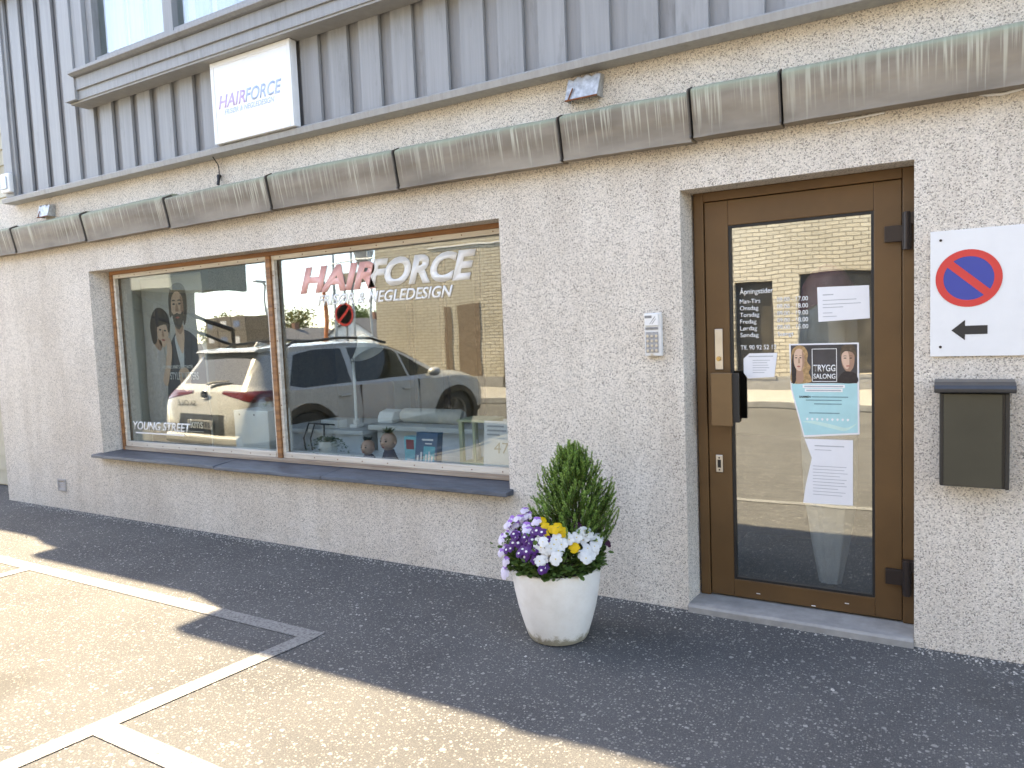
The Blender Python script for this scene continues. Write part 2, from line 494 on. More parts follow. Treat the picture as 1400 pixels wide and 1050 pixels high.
def spline(pts, n=6, closed=True):
    """Catmull-Rom through 2-D points"""
    out = []; m = len(pts)
    for i in range(m if closed else m-1):
        p0, p1, p2, p3 = (pts[(i-1)%m], pts[i], pts[(i+1)%m], pts[(i+2)%m]) if closed else (pts[max(i-1,0)], pts[i], pts[i+1], pts[min(i+2,m-1)])
        for k in range(n):
            t = k/n
            out.append(tuple(0.5*((2*b)+(-a+c)*t+(2*a-5*b+4*c-d)*t*t+(-a+3*b-3*c+d)*t**3) for a,b,c,d in zip(p0,p1,p2,p3)))
    if not closed: out.append(tuple(pts[-1]))
    return out
def plate_xz(poly, y, th):                 # flat cut-out facing -Y: outline in x,z ; front at y
    return MB().prism(poly, 1, y, y+th)
def wall_holes(x0,x1,z0,z1,y0,y1,holes):
    """slab with rectangular openings; hole = (hx0,hx1,hz0,hz1, bx0,bx1,bz0,bz1) front and back outline"""
    mb = MB()
    xs = sorted({x0,x1,*[h[0] for h in holes],*[h[1] for h in holes]})
    zs = sorted({z0,z1,*[h[2] for h in holes],*[h[3] for h in holes]})
    def inside(a,b): return any(h[0]-1e-6<a and b<h[1]+1e-6 for h in [])
    for side in (0,1):
        mp = {}
        def vid(x,z):
            X,Z = x,z
            if side:
                for h in holes:
                    if h[0]-1e-9<=x<=h[1]+1e-9 and h[2]-1e-9<=z<=h[3]+1e-9:
                        X = h[4] if abs(x-h[0])<1e-9 else (h[5] if abs(x-h[1])<1e-9 else x)
                        Z = h[6] if abs(z-h[2])<1e-9 else (h[7] if abs(z-h[3])<1e-9 else z)
            return (X, y1 if side else y0, Z)
        for i in range(len(xs)-1):
            for j in range(len(zs)-1):
                cx, cz = (xs[i]+xs[i+1])/2, (zs[j]+zs[j+1])/2
                if any(h[0]<cx<h[1] and h[2]<cz<h[3] for h in holes): continue
                q = [vid(xs[i],zs[j]),vid(xs[i+1],zs[j]),vid(xs[i+1],zs[j+1]),vid(xs[i],zs[j+1])]
                mb.add(q, [(0,1,2,3) if not side else (3,2,1,0)])
    for h in holes:
        f = [(h[0],y0,h[2]),(h[1],y0,h[2]),(h[1],y0,h[3]),(h[0],y0,h[3])]
        b = [(h[4],y1,h[6]),(h[5],y1,h[6]),(h[5],y1,h[7]),(h[4],y1,h[7])]
        for i in range(4):
            j = (i+1)%4
            mb.add([f[i],f[j],b[j],b[i]], [(0,3,2,1)])
    mb.add([(x0,y0,z0),(x0,y0,z1),(x0,y1,z1),(x0,y1,z0)],[(0,1,2,3)])
    mb.add([(x1,y0,z0),(x1,y0,z1),(x1,y1,z1),(x1,y1,z0)],[(3,2,1,0)])
    mb.add([(x0,y0,z1),(x1,y0,z1),(x1,y1,z1),(x0,y1,z1)],[(0,1,2,3)])
    mb.add([(x0,y0,z0),(x1,y0,z0),(x1,y1,z0),(x0,y1,z0)],[(3,2,1,0)])
    return mb
# ================================================================= ground
g = MB().add([(-400,-400,0),(400,-400,0),(400,400,0),(-400,400,0)], [(0,1,2,3)])
struct('ground', g, ASPH)
def pline(x0,x1,y0,y1):
    return struct('painted_bay_line', MB().add([(x0,y0,.004),(x1,y0,.004),(x1,y1,.004),(x0,y1,.004)],[(0,1,2,3)]), LINE)
LY = -1.155
pline(-9.0, -2.85, LY-.0495, LY+.05)
def pquad(pts, z=.004): return struct('painted_bay_line', MB().add([(x,y,z) for x,y in pts],[(0,1,2,3)]), LINE)
pquad([(-2.95,LY-.0505),(-2.85,LY-.0505),(-3.14,-3.6),(-3.24,-3.6)])
pquad([(-5.72,LY-.052),(-5.62,LY-.052),(-5.90,-4.2),(-6.0,-4.2)])
pquad([(-8.62,LY-.052),(-8.52,LY-.052),(-8.7,-5.6),(-8.8,-5.6)])
pquad([(-2.985,-2.17),(-2.995,-2.27),(3.5,-2.36),(3.5,-2.26)], .0055)
pv = MB().box(-60, 40, -11.3, -9.0, .002, .12)
struct('pavement', pv, CONC, bevel=.015)
struct('kerb', MB().box(-60, 40, -9.0, -8.86, .002, .125), plain('kerb_stone', (.32,.31,.29), .8, 0, .2, 9, .2), bevel=.015)

# ================================================================= the salon building
sb = thing('salon_building', (-3, 0, 0), 'pebbledashed salon ground floor with grey boarded upper storey and copper ledge', 'building')
win = (-6.67,-2.335,.55,2.235, -6.60,-2.335,.60,2.235)
doo = (-1.222,-.142,.0,2.257, -1.200,-.142,.0,2.257)
obj('wall', wall_holes(-8.45, 6.5, -.3, 3.0, 0, .30, [win, (doo[0],doo[1],.0,2.257,doo[4],doo[5],.0,2.257)]), PEB, sb)
obj('side_wall', B(-8.45,-8.1,.301,6.5,-.3,2.75), PEB, sb)
obj('rear_wall', B(-8.0,6.5,6.2,6.5,-.3,4.8), CREAM, sb)
obj('end_wall', B(6.2,6.5,.301,6.2,-.3,3.0), CREAM, sb)
# ---- copper ledge in separate sheets
joints = [-8.47,-7.685,-6.515,-5.33,-4.176,-3.014,-1.853,-1.122,-.689,.475,1.64,2.8,3.97,5.13,6.3]
random.seed(3)
for a, b in zip(joints, joints[1:]):
    dy = random.uniform(-.008,.008); dz = random.uniform(-.007,.007)
    prof = [(-.001,2.745+dz),(-.05,2.742+dz),(-.118+dy,2.712+dz),(-.124+dy,2.698+dz),(-.104+dy,2.60),(-.084+dy,2.497+dz),(-.092+dy,2.480+dz),(-.066+dy,2.476+dz),(-.001,2.488)]
    tilt = random.uniform(-.007,.007); mb = MB(); n = 10; m = len(prof); vs = []
    for k in range(n+1):
        t = k/n; x = a+.007+(b-a-.012)*t; bow = .006*math.sin(math.pi*t)
        for (y,z) in prof: vs.append((x, y-(bow if y<-.02 else 0), z+tilt*(t-.5)*2+random.uniform(-.0015,.0015)*(y<-.02)))
    fs = [(k*m+i,(k+1)*m+i,(k+1)*m+i+1,k*m+i+1) for k in range(n) for i in range(m-1)]+[tuple(range(m)),tuple(range(n*m,(n+1)*m))]
    mb.add(vs,fs)
    o = obj('copper_sheet', mb, COPP, sb, smooth=50)
    if a > -8.5:                                   # folded seam standing proud of the joint
        obj('seam_fold', MB().prism([(y-.013 if y<-.01 else y, z+.004) for y,z in prof[1:7]]+[(-.04,2.49),(-.04,2.73)], 0, a-.010, a-.002), plain('seam_dark',(.085,.072,.06),.5,.2,.2), o, bevel=.002)
# ---- upper cladding : board on board
CL = -.08
CB = 3.0                                     # bottom of the boards
obj('upper_wall', B(-7.75, 6.5, CL+.075, .30, 3.0, 4.815), plain('upper_backing',(.2,.2,.21),.8), sb)
obj('bottom_flashing', MB().prism([(CL+.075,CB+.012),(CL-.035,CB+.002),(CL-.045,CB-.008),(CL-.038,CB-.045),(CL+.07,CB-.048)],0,-7.80,6.5), GREYT, sb)
bay0 = -6.36
under = B(0,.155,CL+.045,CL+.07,CB+.013,4.815).mesh('under_board'); fixn(under)
over = B(0,.165,CL+.012,CL+.036,CB+.013,4.815).mesh('over_board'); fixn(over)
x = -7.235-2*.2625; i = 0; P = .2625
first = None
while x < 6.2:
    for me, nm, dx in ((over,'front_board',0),(under,'back_board',P/2+.005)):
        if not me.materials: me.materials.append(GREY)
        o = bpy.data.objects.new(nm, me); col.objects.link(o); o.parent = sb
        o.location = (x + dx + 3 + random.uniform(-.004,.004), random.uniform(-.003,.003), 0)
    x += P
obj('corner_board', B(-7.78,-7.635,CL-.008,.34,CB+.013,4.815), GREY, sb, bevel=.004)
# ---- projecting window upstairs
bw = obj('bay_window', MB().box(bay0, 3.0, -.225, CL+.011, 3.60, 3.765), GREY, sb, bevel=.004)
obj('bay_soffit', B(bay0+.01,2.99,-.215,CL+.011,3.585,3.5995), plain('soffit_paint',(.30,.29,.27),.7), bw)
obj('apron_board', B(bay0-.004,3.01,-.242,-.2255,3.675,3.775), GREY, bw, bevel=.004)
obj('window_sill', MB().prism([(-.30,3.79),(-.30,3.815),(-.10,3.85),(CL+.01,3.85),(CL+.01,3.776),(-.27,3.776)],0,bay0+.14,3.05), GREY, bw, bevel=.003)
for a in (0,.155):
    obj('bay_board', B(bay0-.003+a-.0,bay0+a+.147,-.238-.016*(a==0),-.10,3.60+.18*(a>0),4.81), GREY, bw, bevel=.003)
obj('window_frame', MB().box(bay0+.305,bay0+.39,-.205,-.09,3.851,4.81).box(-5.08,-4.97,-.20,-.09,3.851,4.81).box(-3.72,-3.62,-.2,-.09,3.851,4.81).box(-2.4,-2.3,-.2,-.09,3.851,4.81)
    .box(bay0+.391,-5.081,-.195,-.1,3.852,3.90).box(-4.969,-3.721,-.195,-.1,3.852,3.90).box(-3.619,-2.401,-.195,-.1,3.852,3.90), GREY, bw, bevel=.003)
for a,b in ((bay0+.39,-5.08),(-4.97,-3.72),(-3.62,-2.4)):
    obj('pane', B(a,b,-.15,-.144,3.89,4.81), UGLASS, bw)
obj('bay_roof', B(bay0+.3,3.0,-.19,CL+.01,4.75,4.818), GREY, bw)
cur = MB()
n = 120
cur.add([(-5.95+i*.03, -.04+.012*math.sin(i*.9)+.008*math.sin(i*.37), z) for z in (3.86,4.81) for i in range(n)], [(i,i+1,n+i+1,n+i) for i in range(n-1)])
obj('curtain', cur, plain('net_curtain',(.72,.74,.76),.8), bw, smooth=60)
# ---- roof slab: its edge throws the long shadow on the asphalt
obj('roof', MB().box(-8.60, 6.6, -.191, 6.6, 4.82, 4.95), plain('roof_felt',(.06,.06,.065),.85), sb)
# ---- inside shell
obj('interior_floor', B(-7.7,6.2,.301,6.2,-.05,.02), mat_wood('laminate_floor',(.16,.09,.05),(.28,.17,.10),(2,14,14),.4), sb)
obj('interior_ceiling', B(-7.7,6.2,.301,6.2,2.62,2.72), WHITE, sb)
obj('interior_partition', B(-2.25,-2.17,.301,3.2,.021,2.619), CREAM, sb)
obj('interior_side_panel', B(-6.66,-6.60,.301,1.2,.021,2.619), CREAM, sb)
obj('interior_back_panel', B(-7.7,-2.26,4.1,4.18,.021,2.619), plain('beige_panel',(.46,.41,.34),.7), sb)
for i in range(7):
    obj('wall_panel_strip', B(-6.3+i*.55,-6.22+i*.55,4.04,4.099,.021,2.6), plain('brown_strip',(.24,.17,.12),.6), sb)

# ---- shop window
WY = .165
sw = obj('shop_window', MB().box(-6.60,-2.335,WY-.02,WY+.07,2.203,2.2345).box(-6.60,-6.565,WY-.02,WY+.07,.601,2.2025)
         .box(-2.375,-2.336,WY-.02,WY+.07,.601,2.2025).box(-4.535,-4.490,WY-.025,WY+.07,.636,2.2025), WOOD, sb, bevel=.003)
obj('bottom_rail', B(-6.564,-2.376,WY-.02,WY+.07,.601,.635), mat_wood('weathered_rail',(.24,.17,.12),(.50,.42,.34)), sw, bevel=.003)
GY = WY+.03
for a,b in ((-6.564,-4.536),(-4.489,-2.376)):
    obj('glazing_bead', MB().box(a,a+.028,WY-.008,GY-.004,.636,2.2025).box(b-.028,b,WY-.008,GY-.004,.636,2.2025)
        .box(a+.0285,b-.0285,WY-.008,GY-.004,2.168,2.2025).box(a+.0285,b-.0285,WY-.012,GY-.004,.636,.680), BEAD, sw, bevel=.003)
    obj('pane', B(a+.002,b-.002,GY,GY+.006,.64,2.20), GLASS, sw)
    nb = MB()
    for k in range(9): nb.lathe([(.0045,WY-.014),(.0045,WY-.0075)],(a+.1+k*(b-a-.2)/8,0,.655),6,'y').lathe([(.004,WY-.012),(.004,WY-.0075)],(a+.1+k*(b-a-.2)/8,0,2.186),6,'y')
    for k in range(6): nb.lathe([(.0045,WY-.012),(.0045,WY-.0075)],(a+.014,0,.8+k*.25),6,'y').lathe([(.0045,WY-.012),(.0045,WY-.0075)],(b-.014,0,.8+k*.25),6,'y')
    obj('bead_nail', nb, RUST, sw)
# slate sill, three slabs
for k,(a,b) in enumerate(((-6.72,-5.02),(-5.015,-3.86),(-3.855,-2.31))):
    zz = (.006,0,.003)[k]
    obj('slate_sill', MB().prism([(WY+.02,.602-zz*.3),(-.085,.577+zz),(-.09,.552+zz),(-.002,.5505),(WY+.02,.5505)],0,a,b) , SLATE, sb, bevel=.004)
LYY = GY-.0013
def glassword(body, h, x, z, w, mat, sh=.28, bold=.012, y=None):
    return text('lettering', sw, mat, body, h, (x, LYY if y is None else y, z), shear=sh, bold=bold, width=w)
FK = (WY+.03+3.85)/(3.85+.09)
def L(x): return x*FK
def LZ(z): return 1.575+(z-1.575)*FK
glassword('HAIR', LZ(2.083)-LZ(1.905), L(-4.125), LZ(1.898), L(-3.40)-L(-4.125), VINYLP, .30, .045)
glassword('FORCE', LZ(2.083)-LZ(1.905), L(-3.465), LZ(1.905), L(-2.565)-L(-3.465), VINYLW, .30, .045)
glassword('FRISØR & NEGLEDESIGN', .080, L(-3.955), LZ(1.793), L(-2.755)-L(-3.955), VINYLW, .30, .022)
glassword('YOUNG STREET', .078, -6.49, LZ(.807), .83, VINYLW, .28, .022)
obj('lettering_underline', B(-6.46,-5.75,LYY,LYY+.0008,LZ(.772),LZ(.784)), VINYLW, sw)
obj('display_shelf', B(-6.565,-2.336,.301,.86,.53,.60), WHITE2, sb)

# ---- door
DY = .17
obj('door_frame', MB().box(-1.199,-1.146,DY-.012,DY+.07,.046,2.256).box(-.197,-.1425,DY-.012,DY+.07,.046,2.256).box(-1.1455,-.1975,DY-.012,DY+.07,2.206,2.256), BRONZE, sb, bevel=.004)
obj('door_threshold', MB().prism([(-.03,-.01),(-.03,.03),(-.02,.042),(DY+.1,.045),(DY+.1,-.01)],0,-1.2215,-.1425), CONC, sb, bevel=.006)
dl = obj('door', MB().box(-1.142,-1.018,DY-.004,DY+.055,.055,2.203).box(-.320,-.200,DY-.004,DY+.055,.055,2.203)
         .box(-1.0178,-.3202,DY-.004,DY+.055,2.070,2.203).box(-1.0178,-.3202,DY-.004,DY+.055,.055,.150), BRONZE, sb, bevel=.003)
gk = .012
obj('gasket', MB().box(-1.0175,-1.0175+gk,DY+.002,DY+.03,.1505,2.0695).box(-.3205-gk,-.3205,DY+.002,DY+.03,.1505,2.0695)
    .box(-1.005,-.333,DY+.002,DY+.03,2.0695-gk,2.0695).box(-1.005,-.333,DY+.002,DY+.03,.1505,.1505+gk), BLACK, dl)
DG = DY+.018
obj('pane', B(-1.016,-.322,DG,DG+.006,.152,2.068), DGLASS, dl)
for zc in (1.955,.285):
    hb = MB().box(-.272,-.192,DY-.030,DY-.0045,zc-.045,zc+.03).box(-.197,-.158,DY-.048,DY-.0045,zc-.085,zc-.028).box(-.197,-.158,DY-.050,DY-.0045,zc-.026,zc+.028).box(-.197,-.145,DY-.048,DY-.0125,zc+.030,zc+.085)
    hb.lathe([(.016,zc-.088),(.016,zc+.088)],(-.178,DY-.048,0),14)
    obj('hinge', hb, HINGE, dl, bevel=.002)
hd = obj('pull_handle', MB().box(-1.103,-.992,.085,.105,1.008,1.292).box(-1.097,-1.055,.1055,DY-.0045,1.02,1.28), plain('bronze_pull',(.17,.10,.045),.4,.15,.06), dl, bevel=.003)
obj('handle_painted_shade', B(-.9915,-.958,.094,.108,1.028,1.290), BLACK, dl)  # black strip standing in for the shade beside the pull handle
obj('lock_plate', MB().box(-1.097,-1.054,DY-.014,DY-.0045,1.305,1.525), STEEL, dl, bevel=.003)
obj('lock_cylinder', MB().lathe([(.0,DY-.032),(.011,DY-.030),(.013,DY-.0145)],(-1.0755,0,1.365),16,'y').box(-1.0785,-1.0725,DY-.033,DY-.0312,1.352,1.378), plain('brass',(.55,.38,.16),.35,.9), dl, smooth=40)
lk = obj('lower_lock', MB().box(-1.104,-1.066,DY-.012,DY-.0045,.742,.838), STEEL, dl, bevel=.003)
obj('lock_slot', MB().box(-1.094,-1.076,DY-.0145,DY-.0122,.768,.812).box(-1.089,-1.081,DY-.0135,DY-.0122,.818,.826).box(-1.089,-1.081,DY-.0135,DY-.0122,.752,.760), BLACK, dl)
def dword(body, h, x, z, w=None, **k): return text('lettering', dl, VINYLW, body, h, (x, DG-.0025, z), width=w, bold=.012, **k)
dword('Åpningstider', .028, -.967, 1.704, .172)
rows = [('Man-Tirs','09.00 - 17.00',.106),('Onsdag','09.00 - 18.00',.096),('Torsdag','09.00 - 19.00',.100),('Fredag','09.00 - 18.00',.085),('Lørdag','09.00 - 15.00',.088),('Søndag','Stengt',.095)]
for k,(d,t,w) in enumerate(rows):
    z = 1.655 - k*.0357
    dword(d, .0235, -.967, z, w)
    if k < 5: dword(': '+t, .0235, -.791, z, .166)
    else: dword(': '+t, .0235, -.791, z, .095)
dword('Tlf. 90 92 52 13', .025, -.967, 1.409, .183)
# shutters of the key parts: little paint chips on the bottom rail
obj('paint_chip', MB().box(-.90,-.88,DY-.0048,DY-.0042,.085,.089).box(-.46,-.44,DY-.0048,DY-.0042,.10,.104).box(-.62,-.60,DY-.0048,DY-.0042,.062,.066), PAPER, dl)

# ================================================================= the neighbours on the left (their eaves step the shadow)
nb1 = thing('cream_house', (-9.8,.4,0), 'cream weatherboarded house set back beside the grey boarded storey', 'building')
obj('wall', B(-10.98,-8.72,.42,6,0,4.86), CREAMB, nb1)
bm_ = MB().prism([(0.0,0),(-.03,.0),(-.012,.168),(0,.168)],0,-10.98,-8.72).mesh('weatherboard'); fixn(bm_); bm_.materials.append(CREAMB)
for k in range(28):
    o = bpy.data.objects.new('weatherboard', bm_); col.objects.link(o); o.parent = nb1; o.location = (9.8, .419-.4, .02+k*.168)
obj('roof', B(-11.0,-8.65,.25,6.2,4.87,5.0), MATS['roof_felt'], nb1)
wf = obj('window', MB().box(-9.9,-9.82,.34,.388,3.4,4.7).box(-9.0,-8.92,.34,.388,3.4,4.7).box(-9.819,-9.001,.34,.388,4.62,4.7).box(-9.819,-9.001,.34,.388,3.4,3.48), WHITE, nb1)
obj('pane', B(-9.818,-9.002,.36,.366,3.48,4.62), UGLASS, wf)
nb2 = thing('white_house', (-14,.9,0), 'white painted house at the far left end of the row', 'building')
obj('wall', B(-18,-11.03,.87,6,0,4.86), WHITE, nb2)
obj('roof', B(-19.2,-11.005,.57,6.2,4.87,5.0), MATS['roof_felt'], nb2)
for xx in (-16.5,-14.4,-12.5):
    w_ = obj('window', MB().box(xx,xx+1.1,.83,.869,1.0,2.2), WHITE2, nb2)
    obj('pane', B(xx+.08,xx+1.02,.815,.829,1.08,2.12), UGLASS, w_)
# ================================================================= things fixed to the facade
# ---- light-box sign
sg = thing('sign_box', (-4.245,-.12,3.0), 'square white light-box sign with faded lilac and blue lettering', 'sign')
def sx_(x): return x*1.0164
def sz_(z): return 1.575+(z-1.575)*1.0164
SX0,SX1,SZ0,SZ1 = -4.655,-3.835,3.005,3.582
obj('case', MB().box(SX0,SX1,-.14,CL-.006,SZ0,SZ1), WHITE2, sg, bevel=.006)
obj('rim', MB().box(SX0,SX0+.035,-.150,-.1405,SZ0,SZ1).box(SX1-.035,SX1,-.150,-.1405,SZ0,SZ1).box(SX0+.0355,SX1-.0355,-.150,-.1405,SZ1-.035,SZ1).box(SX0+.0355,SX1-.0355,-.150,-.1405,SZ0,SZ0+.035), WHITE, sg, bevel=.003)
obj('face', B(SX0+.0355,SX1-.0355,-.146,-.1403,SZ0+.0355,SZ1-.0355), plain('sign_face',(.80,.80,.79),.35,0,.02), sg)
text('lettering', sg, plain('faded_lilac',(.55,.42,.68),.5), 'HAIR', .092, (-4.592,-.1465,3.250), shear=.28, bold=.02, width=.290)
text('lettering', sg, plain('faded_blue',(.42,.53,.72),.5), 'FORCE', .092, (-4.307,-.1465,3.250), shear=.28, bold=.02, width=.372)
text('lettering', sg, MATS['faded_blue'], 'FRISØR & NEGLEDESIGN', .036, (-4.532,-.1465,3.200), shear=.28, bold=.015, width=.52)
# ---- dangling cable under the sign
cb = thing('loose_cable', (-4.79,-.03,2.75), 'thin black cable hanging below the light-box sign with a plug', 'cable')
obj('wire', MB().tube([(-4.795,-.10,2.985),(-4.792,-.07,2.955),(-4.786,-.03,2.90),(-4.790,-.022,2.86),(-4.794,-.02,2.82)],.004,6), BLACK, cb)
obj('plug', MB().tube([(-4.797,-.02,2.83),(-4.797,-.02,2.818),(-4.792,-.03,2.79),(-4.789,-.04,2.75)],[.014,.017,.011,.012],8), BLACK, cb, smooth=50)
# ---- bent metal vent covers
def cover(loc, w, h, label, name='vent_cover'):
    t = thing(name, loc, label, 'vent cover', 'metal covers above the copper ledge')
    x,y,z = loc
    mb = MB(); n = 7
    rnd = random.Random(int(abs(x)*100))
    top = [(x-w/2+.01+i*w/n, y-.055, z+h*.5-.012*(i%2)+rnd.uniform(-.008,.004)) for i in range(n+1)]
    bot = [(x-w/2-.008+i*w/n, y-.075, z-h*.5) for i in range(n+1)]
    back = [(p[0], y-.002, p[2]+.008) for p in top]
    vs = top+bot+back; m = n+1
    fs = [(i,i+1,m+i+1,m+i) for i in range(n)]+[(2*m+i,2*m+i+1,i+1,i) for i in range(n)]
    mb.add(vs, fs)
    mb.add([top[0],bot[0],(bot[0][0],y-.002,z-h*.5),back[0]],[(0,1,2,3)]); mb.add([top[-1],bot[-1],(bot[-1][0],y-.002,z-h*.5),back[-1]],[(3,2,1,0)])
    o = obj('plate', mb, GALV, t); sd = o.modifiers.new('solid','SOLIDIFY'); sd.thickness = .003
    obj('rusty_edge', MB().tube([(x-w/2-.008,y-.077,z-h/2-.002),(x+w/2-.006,y-.077,z-h/2-.002)],.005,6).tube([(x-w*.30,y-.071,z-.0),(x-w*.44,y-.079,z-h*.5)],.004,5), RUST, t)
cover((-1.728,0,2.87),.19,.12,'dented galvanised cover with rusty bottom edge above the ledge')
cover((-7.2,0,2.83),.17,.11,'small dark galvanised cover at the far left end of the ledge')
# ---- white cable ends tucked under the ledge
wc = thing('white_cable', (.17,-.02,2.47), 'white cable looping down below the ledge at the upper right', 'cable')
obj('wire', MB().tube([(.06,-.012,2.505),(.09,-.014,2.495),(.13,-.016,2.482),(.19,-.016,2.476),(.25,-.014,2.484),(.30,-.012,2.50)],.006,8), WHITE, wc, smooth=60)
wc2 = thing('white_cable', (-.38,-.02,2.48), 'straight bit of white cable pressed under the ledge above the door', 'cable')
obj('wire', MB().tube([(-.50,-.012,2.472),(-.42,-.014,2.474),(-.34,-.014,2.477),(-.26,-.012,2.480)],.005,8), WHITE, wc2, smooth=60)
# ---- wall lamp at the left corner
lm = thing('wall_lamp', (-7.69,-.1,3.05), 'small white rectangular bulkhead lamp at the corner of the grey boards', 'lamp')
obj('body', B(-7.775,-7.62,-.135,CL-.0085,3.045,3.225), WHITE, lm, bevel=.012)
obj('lens', B(-7.75,-7.645,-.147,-.1355,3.075,3.195), plain('lamp_lens',(.45,.52,.58),.25), lm, bevel=.01)
# ---- small wall plate
wp = thing('wall_plate', (-7.4,0,.17), 'small grey metal inlet plate low on the wall at the left', 'plate')
obj('frame', MB().box(-7.475,-7.455,-.012,-.001,.175,.295).box(-7.355,-7.335,-.012,-.001,.175,.295).box(-7.4545,-7.3555,-.012,-.001,.275,.295).box(-7.4545,-7.3555,-.012,-.001,.175,.195), plain('plate_grey',(.36,.34,.33),.6), wp, bevel=.003)
for k in range(3): obj('slat', MB().prism([(-.002,.200+k*.025),(-.009,.196+k*.025),(-.009,.200+k*.025),(-.002,.214+k*.025)],0,-7.4545,-7.3555), MATS['plate_grey'], wp)
# ---- door entry keypad
kp = thing('keypad', (-1.375,-.02,1.39), 'narrow pale entry keypad with buttons on the wall beside the door', 'keypad')
lightm = plain('keypad_plastic',(.66,.66,.65),.4,0,.04)
dkg = plain('keypad_grey',(.22,.22,.22),.5,0,.2,80)
obj('case', B(-1.423,-1.330,-.034,-.001,1.393,1.625), lightm, kp, bevel=.005)
obj('cover_flap', B(-1.420,-1.342,-.041,-.0345,1.557,1.622), plain('keypad_white',(.76,.76,.75),.35), kp, bevel=.003)
obj('nameplate', B(-1.417,-1.378,-.0425,-.0415,1.598,1.612), dkg, kp)
for a in (0,.012): obj('diagonal_mark', MB().add([(-1.392+a,-.0418,1.566),(-1.388+a,-.0418,1.566),(-1.357+a*.3,-.0418,1.606-a),(-1.361+a*.3,-.0418,1.606-a)],[(0,1,2,3)]), dkg, kp)
obj('display', B(-1.417,-1.346,-.0365,-.0345,1.536,1.549), dkg, kp)
obj('button_field', B(-1.416,-1.346,-.0365,-.0345,1.412,1.524), plain('keypad_mid',(.33,.33,.33),.5,0,.25,120), kp)
for r in range(4):
    for c_ in range(3):
        z0 = 1.502-r*.026; x0 = -1.405+c_*.0245
        obj('button', MB().lathe([(.0,-.0405),(.007,-.040),(.0085,-.037)],(x0,0,z0),12,'y'), STEEL, kp, smooth=40)
obj('wheel_mark', MB().lathe([(.0,-.038),(.007,-.0375),(.007,-.0345)],(-1.383,0,1.402),14,'y'), STEEL, kp)
# ---- no-stopping sign plate
ns = thing('no_stopping_sign', (.13,-.01,1.37), 'white metal plate with round no-stopping symbol and black left arrow', 'sign')
obj('plate', B(-.078,.345,-.012,-.004,1.369,1.926), plain('sign_white',(.72,.725,.73),.4,0,.02), ns, bevel=.002)
RED = plain('sign_red',(.62,.045,.04),.4,0,.03); BLU = plain('sign_blue',(.035,.055,.30),.4,0,.03)
cxs, czs, rs_ = .068,1.712,.1255
def ringpts(r, n=64): return [(cxs+r*math.cos(2*math.pi*k/n), czs+r*math.sin(2*math.pi*k/n)) for k in range(n)]
obj('symbol_disc', plate_xz(ringpts(rs_*.82), -.0128, .0006), BLU, ns)
rg = MB(); n = 64; o_, i_ = ringpts(rs_), ringpts(rs_*.76)
rg.add([(p[0],-.0138,p[1]) for p in o_+i_], [(k,(k+1)%n,n+(k+1)%n,n+k) for k in range(n)])
obj('symbol_ring', rg, RED, ns, fix=False)
ca, sa = math.cos(R_(-43)), math.sin(R_(-43)); hw, hl = .0165, rs_*.80
obj('symbol_bar', MB().add([(cxs+ca*u-sa*w, -.0134, czs+sa*u+ca*w) for u,w in ((-hl,-hw),(hl,-hw),(hl,hw),(-hl,hw))],[(0,1,2,3)]), RED, ns, fix=False)
ar = [(.004,1.485),(.056,1.530),(.056,1.504),(.140,1.504),(.140,1.466),(.056,1.466),(.056,1.440)]
obj('arrow', plate_xz(ar, -.0132, .0008), plain('sign_black',(.02,.02,.02),.5), ns)
for zz in (1.885,1.412):
    obj('screw', MB().lathe([(.0,-.0150),(.005,-.0146),(.006,-.0125)],(-.038,0,zz),12,'y'), HINGE, ns, smooth=40)
# ---- mailbox
mbx = thing('mailbox', (.09,-.06,.8), 'dark grey metal letterbox with flap lid beside the door', 'mailbox')
MBM = plain('mailbox_paint',(.060,.060,.048),.28,.35,.10,5,.0)
MBD = plain('mailbox_dark',(.030,.031,.032),.3,.35,.1)
obj('body', B(-.040,.219,-.105,-.004,.800,1.215), MBD, mbx, bevel=.006)
obj('front_panel', B(-.024,.192,-.113,-.1055,.803,1.212), MBM, mbx, bevel=.003)
obj('side_strip', B(.203,.2185,-.116,-.1055,.800,1.214), MBD, mbx, bevel=.003)
obj('lid', MB().prism([(-.004,1.268),(-.09,1.262),(-.135,1.250),(-.146,1.236),(-.142,1.219),(-.13,1.2165),(-.004,1.2165)],0,-.060,.240), plain('mailbox_lid',(.055,.057,.062),.3,.35,.1), mbx, bevel=.004)
# ---- notices and posters taped on the door glass
PY = DG-.0022
def notice(name, label, outline, bars, y=PY, cat='notice', mat=PAPER, inkm=INK):
    xs = [p[0] for p in outline]; zs = [p[1] for p in outline]
    t = thing(name, ((min(xs)+max(xs))/2, y, min(zs)), label, cat)
    obj('sheet', plate_xz(outline, y, .0008), mat, t)
    for (x0,x1,z,h) in bars:
        obj('print_line', B(x0,x1,y-.0006,y-.0001,z,z+h), inkm, t)
    return t
notice('notice_sheet','white paper notice taped high on the right of the door glass',[(-.576,1.543),(-.340,1.552),(-.343,1.714),(-.581,1.718)],
    [(-.555,-.505,1.675,.005),(-.555,-.40,1.648,.0035),(-.555,-.38,1.628,.0035),(-.555,-.46,1.612,.0035),(-.555,-.51,1.585,.003),(-.555,-.49,1.567,.003)])
notice('notice_sheet','small notice with clipped corners below the opening hours',[(-.952,1.361),(-.921,1.389),(-.778,1.390),(-.795,1.263),(-.931,1.255),(-.952,1.285)],
    [(-.925,-.80,1.370,.005)]+[(-.905,-.905+w,1.350-k*.013,.003) for k,w in enumerate((.09,.075,.08,.085,.07,.06))])
